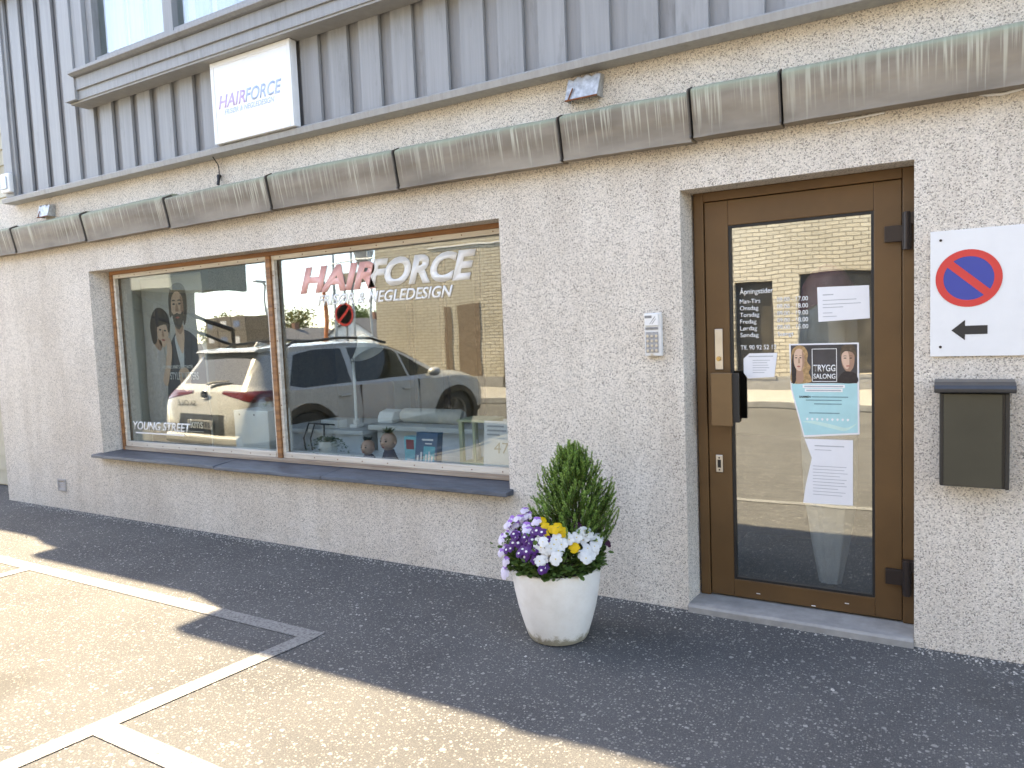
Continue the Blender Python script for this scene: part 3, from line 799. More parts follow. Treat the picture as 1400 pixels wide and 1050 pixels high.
notice('notice_sheet','long crumpled white sheet of small print hanging lowest on the door glass',[(-.649,.942),(-.419,.943),(-.421,.608),(-.659,.603),(-.645,.70),(-.614,.842)],
    [(-.60,-.46,.905,.005),(-.60,-.52,.885,.003)]+[(-.61,-.61+w,.80-k*.0165,.0028) for k,w in enumerate((.16,.15,.165,.13,.16,.15,.16,.12,.155,.14))])
ts = thing('salon_poster', (-.55,PY,.95), 'turquoise poster with two model portraits on the door glass', 'poster')
CYAN = plain('poster_cyan',(.40,.68,.70),.5,0,.05)
obj('sheet', plate_xz([(-.719,1.435),(-.390,1.434),(-.389,.974),(-.652,.950),(-.714,1.20)], PY, .0008), PAPER, ts)
obj('lower_field', plate_xz([(-.709,1.228),(-.398,1.230),(-.397,.982),(-.648,.960),(-.706,1.20)], PY-.0008, .0006), CYAN, ts)
obj('upper_field', plate_xz([(-.711,1.427),(-.398,1.426),(-.398,1.231),(-.711,1.231)], PY-.0008, .0006), plain('poster_dark',(.055,.05,.052),.5,0,.3,9), ts)
SKIN = plain('print_skin',(.68,.46,.34),.6,0,.06); HAIRB = plain('print_blond',(.42,.26,.12),.6,0,.35,60); HAIRD = plain('print_darkhair',(.03,.022,.02),.6,0,.3,60)
LIP = plain('print_lip',(.42,.12,.10),.6); SHAD = plain('print_skin_deep',(.40,.235,.16),.6,0,.06); EYE = plain('print_eye',(.03,.025,.025),.5)
HAIRM0 = plain('print_midhair',(.10,.07,.045),.6,0,.4,60)
def cut(parent, name, pts, y, mat, n=5): return obj(name, plate_xz(spline(pts, n), y, .0003), mat, parent)
yy = PY-.0012
cut(ts,'printed_hair',[(-.708,1.234),(-.709,1.32),(-.706,1.395),(-.680,1.424),(-.648,1.420),(-.628,1.385),(-.632,1.345),(-.616,1.315),(-.624,1.285),(-.612,1.255),(-.622,1.234)],yy,HAIRB)
cut(ts,'printed_hair_shade',[(-.706,1.236),(-.707,1.33),(-.700,1.385),(-.690,1.33),(-.684,1.28),(-.69,1.236)],yy-.0002,HAIRD)
cut(ts,'printed_face',[(-.696,1.335),(-.694,1.385),(-.678,1.408),(-.656,1.402),(-.645,1.368),(-.647,1.325),(-.660,1.296),(-.682,1.300)],yy-.0004,SKIN)
cut(ts,'printed_face_shade',[(-.656,1.400),(-.645,1.368),(-.647,1.325),(-.660,1.296),(-.655,1.33),(-.656,1.37)],yy-.0006,SHAD)
cut(ts,'printed_neck',[(-.682,1.302),(-.658,1.300),(-.650,1.27),(-.655,1.236),(-.684,1.236)],yy-.0003,SHAD)
for ex in (-.685,-.664):
    cut(ts,'printed_eye',[(ex-.006,1.362),(ex,1.3655),(ex+.006,1.362),(ex,1.3595)],yy-.0008,EYE)
    cut(ts,'printed_brow',[(ex-.008,1.372),(ex,1.3755),(ex+.008,1.372),(ex,1.3735)],yy-.0008,HAIRM0)
cut(ts,'printed_lips',[(-.682,1.318),(-.674,1.3215),(-.664,1.318),(-.673,1.313)],yy-.0008,LIP)
cut(ts,'printed_nose',[(-.6735,1.358),(-.669,1.358),(-.667,1.337),(-.6745,1.335)],yy-.0008,SHAD)
cut(ts,'printed_hair',[(-.474,1.365),(-.470,1.412),(-.445,1.425),(-.415,1.420),(-.402,1.385),(-.404,1.36),(-.42,1.385),(-.45,1.392),(-.466,1.38)],yy-.0006,HAIRM0)
cut(ts,'printed_face',[(-.470,1.345),(-.468,1.388),(-.444,1.402),(-.414,1.388),(-.410,1.345),(-.417,1.308),(-.438,1.286),(-.460,1.308)],yy,SHAD)
cut(ts,'printed_face_light',[(-.468,1.345),(-.464,1.385),(-.444,1.396),(-.434,1.36),(-.436,1.31),(-.452,1.305)],yy-.0003,SKIN)
cut(ts,'printed_coat',[(-.487,1.234),(-.478,1.268),(-.455,1.290),(-.425,1.288),(-.402,1.275),(-.400,1.234)],yy-.0001,HAIRD)
for ex in (-.453,-.427):
    cut(ts,'printed_eye',[(ex-.007,1.357),(ex,1.360),(ex+.007,1.357),(ex,1.3545)],yy-.0009,EYE)
    cut(ts,'printed_brow',[(ex-.010,1.3665),(ex,1.370),(ex+.010,1.3665),(ex,1.3675)],yy-.0009,HAIRM0)
cut(ts,'printed_lips',[(-.450,1.318),(-.440,1.321),(-.429,1.318),(-.440,1.3145)],yy-.0009,LIP)
for a in ((-.609,-.491,1.404,1.407),(-.609,-.491,1.238,1.241),(-.609,-.606,1.238,1.407),(-.494,-.491,1.238,1.407)):
    obj('logo_frame', B(a[0],a[1],yy-.0008,yy-.0004,a[2],a[3]), VINYLW, ts)
text('lettering', ts, VINYLW, 'TRYGG', .034, (-.602,yy-.001,1.292), bold=.02, width=.104)
text('lettering', ts, VINYLW, 'SALONG', .026, (-.602,yy-.001,1.254), bold=.02, width=.104)
for k,(x0,x1) in enumerate(((-.655,-.455),(-.645,-.465))):
    obj('headline_strip', B(x0,x1,yy-.0006,yy-.0002,1.206-k*.02,1.223-k*.02), VINYLW, ts)
    obj('print_line', B(x0+.008,x1-.008,yy-.0010,yy-.0007,1.211-k*.02,1.217-k*.02), INK, ts)
text('lettering', ts, plain('print_black',(.04,.05,.06),.6), 'SAMMEN', .010, (-.672,yy-.001,1.156), bold=.02, width=.055)
for k,(x0,x1,z) in enumerate(((-.612,-.44,1.158),(-.64,-.47,1.141),(-.60,-.47,1.122),(-.625,-.48,1.075))):
    obj('print_line', B(x0,x1,yy-.0006,yy-.0002,z,z+.005), plain('print_teal',(.16,.30,.34),.6), ts)
for k in range(9): cut(ts,'printed_flourish',[(-.64+k*.024,1.045),(-.635+k*.024,1.052),(-.628+k*.024,1.047),(-.634+k*.024,1.038)],yy,VINYLW,3)
cut(ts,'printed_swoosh',[(-.655,1.03),(-.60,1.02),(-.52,1.0),(-.45,.99),(-.40,1.03),(-.45,1.005),(-.52,1.02),(-.60,1.035)],yy,plain('poster_pale',(.55,.76,.70),.5))
# ---- wrapped roll-up flag standing just inside the door
fl = thing('wrapped_flag', (-.56,.40,.02), 'rolled promotional flag in clear plastic standing behind the door glass', 'flag')
n = 40; rows_ = [(.05,.12),(.09,.35),(.125,.60),(.13,.9),(.13,1.2),(.14,1.4),(.135,1.6),(.115,1.72),(.07,1.80),(.02,1.83)]
fb = MB(); vs=[]; fs=[]
for j,(r,z) in enumerate(rows_):
    for k in range(n):
        a = 2*math.pi*k/n; rr = r*(1+.10*math.sin(a*7+z*2)+.05*math.sin(a*13))
        vs.append((-.56+rr*math.cos(a), .40+rr*.55*math.sin(a), z))
for j in range(len(rows_)-1):
    for k in range(n): fs.append((j*n+k, j*n+(k+1)%n, (j+1)*n+(k+1)%n, (j+1)*n+k))
fb.add(vs,fs); fm = plain('flag_cloth',(.70,.70,.74),.3,0,.12,5)
obj('cloth', fb, fm, fl, smooth=80)
cap = MB(); vs=[]; fs=[]; rr_=[(.150,1.62),(.128,1.735),(.078,1.815),(.02,1.845)]
for j,(r,z) in enumerate(rr_):
    for k in range(n): a=2*math.pi*k/n; vs.append((-.56+r*math.cos(a),.40+r*.58*math.sin(a),z+.02*math.sin(a*3)*(j==0)))
for j in range(3):
    for k in range(n): fs.append((j*n+k,j*n+(k+1)%n,(j+1)*n+(k+1)%n,(j+1)*n+k))
obj('pink_hood', cap.add(vs,fs), plain('flag_pink',(.52,.22,.24),.4,0,.2), fl, smooth=80)
obj('base', MB().lathe([(.15,.021),(.15,.045),(.03,.06),(.02,.10)],(-.56,.40,0),24), BLACK, fl, smooth=40)
mt = thing('door_mat', (-.68,.85,.02), 'dark ribbed mat lying inside the glass door', 'mat')
obj('mat_body', B(-1.25,-.10,.32,1.5,.021,.034), plain('mat_fibre',(.03,.032,.036),.95,0,.4,120), mt)
# ================================================================= across the street (seen in the glass)
bb = thing('brick_building', (-4,-11.3,0), 'long yellow brick building across the street with dark openings', 'building')
BY = -11.3
holes = []
for (a,b,zt,zb) in ((-3.82,-3.05,2.32,.42),(-2.57,-1.22,2.40,.42),(-.6,.75,2.4,.42),(1.6,3.0,2.4,.42),(4.2,5.6,2.4,.42)):
    holes.append((a,b,zb,zt,a,b,zb,zt))
def wall_y(mb_holes):
    # wall facing +Y : front at BY, back at BY-.35
    m = wall_holes(-13.42, 18, .12, 6.6, -.35, 0, mb_holes)
    m.v = [(x, BY + y, z) for x,y,z in m.v]
    return m
obj('wall', wall_y(holes), BRICK, bb)
obj('end_wall', B(-13.42,-13.07,-22,BY-.351,.12,6.6), BRICK, bb)
obj('plinth', B(-13.45,-9.46,BY+.001,BY+.05,.121,.40), CONC, bb)
obj('plinth', B(-9.24,18,BY+.001,BY+.05,.121,.40), CONC, bb)
obj('roof', B(-13.6,18.2,-22,BY+.25,6.601,6.8), MATS['roof_felt'], bb)
DARKG = plain('dark_window_glass',(.095,.088,.078),.08,0,.3,3,0,.6)
for h in holes:
    f_ = obj('window', MB().box(h[0],h[0]+.06,BY-.16,BY-.10,h[2],h[3]).box(h[1]-.06,h[1],BY-.16,BY-.10,h[2],h[3]).box(h[0]+.061,h[1]-.061,BY-.16,BY-.10,h[3]-.06,h[3]).box(h[0]+.061,h[1]-.061,BY-.16,BY-.10,h[2],h[2]+.08), plain('dark_frame',(.05,.05,.055),.5), bb)
    obj('pane', B(h[0]+.06,h[1]-.06,BY-.14,BY-.13,h[2]+.08,h[3]-.06), DARKG, f_)
    obj('window_sill', B(h[0]-.05,h[1]+.05,BY-.10,BY+.06,h[2]-.07,h[2]-.001), CONC, f_)
obj('downpipe', MB().tube([(-9.35,BY+.07,.15),(-9.35,BY+.07,2.55)],.06,10), plain('pipe_dark',(.06,.055,.05),.5), bb, smooth=60)
obj('infill_bricks', B(-10.78,-10.10,BY+.001,BY+.012,.40,2.22), plain('dark_brick_patch',(.20,.145,.10),.85,0,.5,26,.4), bb)
obj('infill_bricks', B(-11.17,-10.98,BY+.001,BY+.010,.40,2.18), MATS['dark_brick_patch'], bb)
obj('white_conduit', B(-11.6,-9.0,BY+.001,BY+.025,3.68,3.71), WHITE, bb)
# ---- weathered board house at the left with eave
gh = thing('board_house', (-17,-7,0), 'grey weathered board house with projecting boxed eave at the left of the street', 'building')
obj('wall', B(-21,-13.9,-6.0,-4.6,0,3.35), plain('old_boards_back',(.10,.09,.08),.8), gh)
bd = B(0,.14,0,.022,0,3.3).mesh('board'); fixn(bd); OLDB = mat_boardpaint('old_grey_boards',(.09,.082,.072)); bd.materials.append(OLDB)
for k in range(32):
    o = bpy.data.objects.new('board', bd); col.objects.link(o); o.parent = gh; o.location = (-18.4+k*.14+17, -4.599+7, .02)
for k in range(9):
    o = bpy.data.objects.new('board', bd); col.objects.link(o); o.parent = gh; o.location = (-13.899+17, -4.62-k*.15+7, .02); o.rotation_euler = (0,0,-math.pi/2)
obj('eave', MB().box(-21.2,-12.55,-6.2,-4.5,2.9,3.6), plain('eave_boards',(.50,.51,.46),.7), gh)
obj('eave_fascia', MB().box(-12.549,-12.48,-6.22,-4.49,2.55,3.62), plain('eave_dark',(.30,.33,.30),.6), gh)
obj('eave_underlay', B(-13.87,-12.55,-6.2,-4.5,2.60,2.899), MATS['eave_boards'], gh)
# sloping handrail
st = thing('stair_rail', (-13.2,-6,0), 'dark metal stair rail sloping down beside the grey board house', 'railing')
obj('upper_rail', MB().tube([(-14.1,-3.6,2.95),(-12.2,-5.6,1.75)],.04,8), HINGE, st)
obj('lower_rail', MB().tube([(-14.1,-3.6,2.65),(-12.2,-5.6,1.45)],.03,8), HINGE, st)
for a in (0,.5,1): obj('post', MB().tube([(-14.1+1.9*a,-3.6-2*a,2.98-1.2*a),(-14.1+1.9*a,-3.6-2*a,0)],.035,8), HINGE, st)
# ---- pallet of wrapped cartons
ps = thing('pallet', (-17.5,-10.2,0), 'wooden pallet carrying a stack of cartons by the board house', 'pallet')
PALW = mat_wood('pallet_wood',(.22,.15,.09),(.36,.27,.17))
for k in range(3): obj('bearer', B(-18.4,-16.7,-10.8+k*.55,-10.7+k*.55,.005,.10), PALW, ps)
for k in range(9): obj('deck_slat', B(-18.4+k*.19,-18.27+k*.19,-10.82,-9.58,.101,.125), PALW, ps)
CART = plain('carton',(.21,.18,.15),.8,0,.15)
rnd = random.Random(5)
for r in range(5):
    for c_ in range(3):
        x0 = -18.38+c_*.56; z0 = .126+r*.42
        t = thing('carton', (x0+.27,-10.2,z0), 'brown carton, %s of the row %s on the pallet' % (('left','middle','right')[c_], ('at the bottom','second from the bottom','in the middle','second from the top','at the top')[r]), 'box', 'cartons on the pallet')
        obj('box', B(x0,x0+.54,-10.78+rnd.uniform(0,.05),-9.62,z0,z0+.415), CART, t, bevel=.01)
        obj('label_patch', B(x0+.12,x0+.34,-9.6195,-9.618,z0+.1,z0+.28), PAPER if (r+c_)%2 else plain('blue_label',(.16,.22,.36),.6), t)
# ---- street sign and posts
def post_sign():
    t = thing('round_street_sign', (-12.52,-9.12,0), 'round blue no-stopping sign with red rim on a grey post', 'sign')
    obj('pole', MB().tube([(-12.52,-9.12,0),(-12.52,-9.12,2.95)],.035,10), GALV, t, smooth=60)
    obj('disc', MB().lathe([(.0,-9.075),(.29,-9.075),(.30,-9.08),(.29,-9.085),(0,-9.085)],(-12.52,0,2.06),40,'y'), GALV, t)
    obj('blue_face', MB().lathe([(.0,-9.070),(.235,-9.070)],(-12.52,0,2.06),40,'y'), plain('street_sign_blue',(.06,.10,.42),.45), t)
    rr = MB(); rr.lathe([(.232,-9.069),(.29,-9.069)],(-12.52,0,2.06),40,'y'); rr.f = [f for f in rr.f if len(f)==4]; rr.mi = [0]*len(rr.f)
    obj('red_rim', rr, RED, t)
    ca,sa = math.cos(R_(45)),math.sin(R_(45))
    obj('red_bar', MB().add([(-12.52+ca*u-sa*w,-9.068,2.06+sa*u+ca*w) for u,w in ((-.24,-.03),(.24,-.03),(.24,.03),(-.24,.03))],[(0,1,2,3)]), RED, t)
post_sign()
sl = thing('street_lamp', (-30,-22,0), 'slim grey street lamp on the far side of the yard', 'lamp')
obj('pole', MB().tube([(-30,-22,0),(-30,-22,4.2),(-29.9,-21.8,4.35)],.06,8), GALV, sl)
obj('lamp_head', MB().box(-30.05,-29.75,-21.9,-21.3,4.33,4.43), GALV, sl, bevel=.03)
op = thing('orange_post', (-23.95,-20,0), 'tall weathered orange steel mast across the yard', 'mast')
obj('mast', MB().tube([(-23.95,-20,0),(-23.95,-20,3.9)],[.13,.10],10), plain('orange_paint',(.52,.16,.05),.6,0,.4,9), op, smooth=60)
obj('mast_cap', MB().lathe([(.13,3.9),(.13,3.97),(.02,4.02)],(-23.95,-20,0),12), GALV, op)
gn = thing('loading_gantry', (-26.8,-25,0), 'white steel loading gantry with platform on slim legs', 'gantry')
for xx in (-28.1,-26.8,-25.6): obj('leg', MB().tube([(xx,-25,0),(xx,-25,5.9)],.07,8), GALV, gn)
obj('platform', B(-28.3,-25.3,-26,-24.9,4.35,4.75), plain('gantry_brown',(.30,.25,.20),.7), gn)
obj('top_rail', MB().tube([(-28.3,-24.95,5.9),(-25.3,-24.95,5.9)],.05,8), WHITE, gn)
obj('mid_rail', MB().tube([(-28.3,-24.95,5.3),(-25.3,-24.95,5.5)],.04,8), WHITE, gn)
obj('hopper', MB().lathe([(.15,4.76),(.5,5.9)],(-26.3,-25.4,0),12), GALV, gn)
# ---- far houses
def house(loc, w, d, h, rh, wm, rm, label):
    x,y,z = loc
    t = thing('gabled_house', loc, label, 'house', 'houses beyond the yard')
    obj('wall', MB().prism([(x-w/2,z),(x+w/2,z),(x+w/2,z+h),(x,z+h+rh),(x-w/2,z+h)],1,y-d/2,y+d/2), wm, t)
    rf = MB()
    for s in (-1,1):
        rf.prism([(x+s*(w/2+.3),z+h-.3*rh/(w/2)),(x,z+h+rh),(x,z+h+rh+.15),(x+s*(w/2+.3),z+h-.3*rh/(w/2)+.15)],1,y-d/2-.3,y+d/2+.3)
    r_ = obj('roof', rf, rm, t)
    obj('chimney', B(x-.3,x+.3,y-.3,y+.3,z+h+rh-.3,z+h+rh+.8), plain('chimney_brick',(.25,.12,.08),.8), r_)
    for dx in (-w/4,w/4):
        w_ = obj('window', B(x+dx-.5,x+dx+.5,y+d/2+.001,y+d/2+.06,z+h*.35,z+h*.8), WHITE, t)
        obj('pane', B(x+dx-.42,x+dx+.42,y+d/2+.061,y+d/2+.07,z+h*.38,z+h*.77), DARKG, w_)
TILE = plain('red_roof',(.26,.10,.065),.8,0,.25,3); SLR = plain('grey_roof',(.14,.14,.15),.8,0,.2,3)
house((-54,-58,-1.5),8,8,2.6,2.0,WHITE,SLR,'white gabled house with grey roof beyond the yard')
house((-46,-62,-1.5),9,8,2.2,1.8,plain('house_grey',(.4,.4,.4),.7),TILE,'grey gabled house with red tiled roof beyond the yard')
house((-64,-56,-1.5),8,8,2.4,1.6,plain('house_yellow',(.5,.42,.25),.7),SLR,'yellow gabled house with grey roof beyond the yard')
# ---- trees behind the houses
LEAFA = mat_leaf('tree_leaf_a',(.045,.085,.022),(.11,.17,.045),.25,2); LEAFB = mat_leaf('tree_leaf_b',(.09,.10,.025),(.20,.19,.05),.25,2)
BARK = mat_wood('bark',(.06,.045,.03),(.13,.10,.07),(8,8,1),.9)
def tree(loc, h, r, label, leaf, seed):
    rn = random.Random(seed); x,y,z = loc
    t = thing('deciduous_tree', loc, label, 'tree', 'trees beyond the yard')
    tr = MB().tube([(x,y,z),(x+.1,y,z+h*.3),(x-.05,y+.1,z+h*.6),(x,y,z+h*.85)],[h*.035,h*.028,h*.018,h*.008],8)
    cl = []
    for k in range(9):
        a = rn.uniform(0,6.28); zz = z+h*rn.uniform(.35,.62); e = (x+math.cos(a)*r*rn.uniform(.4,.8), y+math.sin(a)*r*rn.uniform(.4,.8), zz+h*rn.uniform(.12,.3))
        tr.tube([(x,y,zz-h*.1),((x+e[0])/2,(y+e[1])/2,(zz+e[2])/2+h*.02),e],[h*.014,h*.01,h*.004],6); cl.append(e)
    cl += [(x,y,z+h*.82),(x+r*.2,y,z+h*.7),(x-r*.3,y,z+h*.66)]
    obj('trunk', tr, BARK, t, smooth=60)
    cr = MB()
    for e in cl:
        R = r*rn.uniform(.35,.55)
        for k in range(130):
            u = Vector((rn.gauss(0,1),rn.gauss(0,1),rn.gauss(0,1))).normalized()*R*rn.random()**.45
            p = Vector(e)+Vector((u.x,u.y,u.z*.8)); s = h*.028*rn.uniform(.6,1.3)
            a = Vector((rn.gauss(0,1),rn.gauss(0,1),rn.gauss(0,1))).normalized()*s; b = a.cross(Vector((rn.gauss(0,1),rn.gauss(0,1),rn.gauss(0,1)))).normalized()*s
            cr.add([p-a,p+b*.6,p+a,p-b*.6],[(0,1,2,3)])
    obj('crown', cr, leaf, t, fix=False)
sp = [(-82,-60,6.5,3.6,1,'broad olive tree left of the far houses'),(-74,-64,6.8,3.8,1,'olive green tree behind the yellow house'),(-69,-70,7,3.6,0,'tall green tree behind the yellow and white houses'),
      (-61,-66,6.6,3.2,0,'dark green tree between the yellow and the white house'),(-55,-72,7.6,3.8,0,'large green tree behind the white house'),(-48,-74,7.4,3.6,0,'green tree behind the grey house roof'),
      (-41,-72,7.0,3.4,0,'dark green tree right of the grey house'),(-90,-58,6.5,4,1,'olive tree at the far left of the tree row')]
for k,(x,y,h,r,m_,lab) in enumerate(sp): tree((x,y,-1.5),h,r,lab,(LEAFA,LEAFB)[m_],k+1)

# ================================================================= the parked car
def smooth_rows(rows, x):
    for i in range(len(rows)-1):
        if rows[i][0] <= x <= rows[i+1][0]:
            a,b = rows[i],rows[i+1]; t = (x-a[0])/(b[0]-a[0])
            p = rows[max(i-1,0)]; q = rows[min(i+2,len(rows)-1)]
            out = []
            for k in range(1,len(a)):
                m0 = (b[k]-p[k])/(b[0]-p[0]) if b[0]>p[0] else 0; m1 = (q[k]-a[k])/(q[0]-a[0]) if q[0]>a[0] else 0
                h = b[0]-a[0]
                # monotone limiter
                sl = (b[k]-a[k])/h
                if sl == 0: m0 = m1 = 0
                else:
                    m0 = 0 if m0*sl<0 else (min(abs(m0),3*abs(sl))*(1 if sl>0 else -1)); m1 = 0 if m1*sl<0 else (min(abs(m1),3*abs(sl))*(1 if sl>0 else -1))
                out.append((2*t**3-3*t*t+1)*a[k]+(t**3-2*t*t+t)*h*m0+(-2*t**3+3*t*t)*b[k]+(t**3-t*t)*h*m1)
            return out
    return list(rows[-1][1:])
#        x    zb   zt    w    zbelt wr(roof half width)
CAR = [(0.00,.44,.60,.58,.57,.46),(.02,.37,.70,.74,.64,.62),(.06,.31,.84,.83,.79,.70),(.11,.28,.97,.87,.90,.70),(.16,.26,1.05,.885,.955,.66),(.24,.25,1.18,.893,.985,.63),
       (.33,.24,1.33,.897,.99,.61),(.40,.23,1.44,.90,.99,.60),(.46,.22,1.485,.90,.985,.60),(.8,.21,1.53,.90,.975,.61),(1.4,.20,1.56,.90,.965,.62),(1.95,.20,1.55,.90,.955,.615),(2.35,.20,1.505,.90,.95,.59),
       (2.7,.20,1.37,.90,.945,.575),(3.0,.20,1.215,.90,.94,.585),(3.22,.20,1.085,.90,.935,.63),(3.32,.20,1.03,.90,.93,.68),(3.5,.20,1.0,.895,.925,.70),(3.8,.21,.945,.88,.87,.68),(4.0,.22,.87,.84,.80,.64),(4.1,.24,.78,.78,.71,.58),(4.17,.28,.66,.66,.60,.50),(4.20,.36,.56,.52,.52,.40)]
def section(x):
    zb,zt,w,zl,wr = smooth_rows(CAR, x)
    k = [(0,zb),(w*.80,zb),(w*.955,zb+min(.07,(zl-zb)*.3)),(w,zb+(zl-zb)*.45),(w*.995,zb+(zl-zb)*.72),(w*.968,zl-.02),(w*.945,zl),(wr+(w*.945-wr)*.12,zl+(zt-zl)*.80),(wr*.93,zl+(zt-zl)*.94),(wr*.6,zt-.012*min(1,(zt-zl)*3)),(0,zt)]
    return k
xs_ = [0,.008,.02,.035,.05,.07,.09,.11,.13,.15,.17,.2,.24,.28,.33,.37,.4,.43,.46,.52,.6]+[.7+.1*i for i in range(26)]+[3.25,3.29,3.33,3.38,3.45,3.55,3.65,3.75,3.85,3.93,4.0,4.05,4.1,4.14,4.17,4.19,4.2]
def resample(k, per=(3,2,2,3,3,2,1,7,3,4)):
    out = []
    for i in range(len(k)-1):
        for j in range(per[i]):
            t = j/per[i]; out.append((k[i][0]+(k[i+1][0]-k[i][0])*t, k[i][1]+(k[i+1][1]-k[i][1])*t))
    out.append(k[-1]); return out
rings = []
for x in xs_:
    h = resample(section(x)); rings.append([(x,y,z) for y,z in h]+[(x,-y,z) for y,z in h[-2:0:-1]])
nr = len(rings[0]); bmc = bmesh.new(); vv = [[bmc.verts.new(p) for p in r] for r in rings]
for i in range(len(rings)-1):
    for j in range(nr): bmc.faces.new((vv[i][j],vv[i][(j+1)%nr],vv[i+1][(j+1)%nr],vv[i+1][j]))
bmc.faces.new(list(reversed(vv[0]))); bmc.faces.new(vv[-1])
# crisp cuts for window, lamp and trim outlines
def cutp(sel, co, no):
    fs = [f for f in bmc.faces if sel(f.calc_center_median())]
    ge = list({e for f in fs for e in f.edges})+list({v for f in fs for v in f.verts})+fs
    bmesh.ops.bisect_plane(bmc, geom=ge, plane_co=co, plane_no=no, dist=1e-4)
def cutline(p, q, sel):                               # vertical-ish plane through an x,z line, along Y
    d = Vector((q[0]-p[0],0,q[1]-p[1])); cutp(sel, Vector((p[0],0,p[1])), d.cross(Vector((0,1,0))).normalized())
DLO = [(.62,1.02),(.80,.975),(2.98,.995),(3.06,1.03),(2.42,1.405),(2.0,1.455),(1.1,1.455),(.82,1.40)]
side = lambda c: abs(c.y) > .5 and c.z > .88 and .4 < c.x < 3.3
for p,q in zip(DLO, DLO[1:]+DLO[:1]): cutline(p,q,side)
for xb in (1.52,1.60): cutline((xb,.9),(xb+.02,1.5),side)
for xb in (2.50,2.53): cutline((xb,.9),(xb+.02,1.5),side)
rear = lambda c: c.x < .55
for z in (1.07,1.40): cutp(rear, Vector((0,0,z)), Vector((0,0,1)))
for s in (-1,1): cutp(lambda c: c.x<.45 and 1.0<c.z<1.45, Vector((0,s*.60,1.03)), Vector((0,1,s*.30)).normalized())
for z in (.99,): cutp(lambda c: c.x<.6 and .75<c.z<1.1, Vector((0,0,z)), Vector((0,0,1)))
for s in (-1,1): cutp(lambda c: c.x<.6 and .75<c.z<1.1 and c.y*s>0, Vector((0,s*.25,.965)), Vector((0,s*.105,.63)).normalized())
for z in (.44,.70): cutp(lambda c: c.x<.2, Vector((0,0,z)), Vector((0,0,1)))
for s in (-.45,.45): cutp(lambda c: c.x<.2 and c.z<.75, Vector((0,s,.6)), Vector((0,1,0)))
for s in (-.30,.30): cutp(lambda c: c.x<.3 and .75<c.z<1.1, Vector((0,s,.88)), Vector((0,1,0)))
cutp(lambda c: c.x<.6 and c.z<1 and abs(c.y)>.6, Vector((.42,0,.9)), Vector((1,0,0)))
wind = lambda c: 2.3<c.x<3.4 and c.z>1.0
for s in (-1,1): cutp(wind, Vector((0,s*.60,1.2)), Vector((0,1,s*.15)).normalized())
for x in (2.42,3.24): cutp(wind, Vector((x,0,1.2)), Vector((1,0,0)))
cutp(lambda c: c.z<.5, Vector((0,0,.36)), Vector((0,0,1)))
def inpoly(x,z,P):
    r = False
    for (a,b),(c,d) in zip(P,P[1:]+P[:1]):
        if (b>z)!=(d>z) and x < (c-a)*(z-b)/(d-b)+a: r = not r
    return r
groups = {k:[] for k in ('body','side_window','rear_window','windscreen','tail_lamp','lower_trim','plate_recess')}
bmc.faces.ensure_lookup_table()
for f in bmc.faces:
    c = f.calc_center_median()
    if abs(c.y)>.5 and inpoly(c.x,c.z,DLO) and not (1.52<c.x-.02*(c.z-.9)/.6<1.60) and not (2.50<c.x<2.535): k='side_window'
    elif c.x<.45 and 1.07<c.z<1.40 and abs(c.y)<.60-(c.z-1.03)*.30 : k='rear_window'
    elif 2.42<c.x<3.24 and c.z>1.03 and abs(c.y)<.60-(c.z-1.2)*.15: k='windscreen'
    elif c.x<.42 and .965-(abs(c.y)-.25)*.1667<c.z<.99 and abs(c.y)>.30: k='tail_lamp'
    elif c.x<.2 and .44<c.z<.70 and abs(c.y)<.45: k='plate_recess'
    elif c.z<.36: k='lower_trim'
    else: k='body'
    groups[k].append(f)
CARW = plain('car_white',(.48,.48,.465),.22,0,.01,3,0,.5,.6)
CARG = plain('car_glass',(.010,.014,.012),.03,0,.05,3,0,.7)
CARB = plain('car_black_plastic',(.018,.018,.019),.45)
CARR = plain('car_red_lens',(.13,.008,.010),.12,0,.05,3,0,.6,.5)
CARC = plain('car_chrome',(.75,.75,.75),.12,1.0)
cart = thing('parked_car', (0,0,0), 'white compact SUV with red tail lamps parked tail-first at the bay line', 'car')
def carpart(name, faces, mat, parent, push=0.0):
    idx = {}; mb = MB(); vs=[]; fs=[]
    for f in faces:
        l = []
        for v in f.verts:
            if v not in idx: idx[v]=len(vs); vs.append(tuple(v.co+v.normal*push))
            l.append(idx[v])
        fs.append(l)
    mb.add(vs,fs); return obj(name, mb, mat, parent, smooth=38, fix=False, raw=True)
bmesh.ops.recalc_face_normals(bmc, faces=bmc.faces); bmc.normal_update()
WX = (.80,3.40); WR = .335
def inarch(c): return abs(c.y)>.45 and c.z<.8 and any(math.hypot(c.x-w_, c.z-.335)<.40 for w_ in WX)
body = carpart('body', [f for f in groups['body'] if not inarch(f.calc_center_median())], CARW, cart)
carpart('lower_trim', [f for f in groups['lower_trim'] if not inarch(f.calc_center_median())], CARB, cart)
for s,nm in ((1,1),(-1,-1)): carpart('side_window', [f for f in groups['side_window'] if f.calc_center_median().y*s>0], CARG, cart)
rw = carpart('rear_window', groups['rear_window'], CARG, cart)
carpart('windscreen', groups['windscreen'], CARG, cart)
carpart('plate_recess', groups['plate_recess'], CARB, cart)
for s in (1,-1): carpart('tail_lamp', [f for f in groups['tail_lamp'] if f.calc_center_median().y*s>0], CARR, cart, .006)
def cobj(name, mb, mat, parent, **k): return obj(name, mb, mat, parent, raw=True, **k)
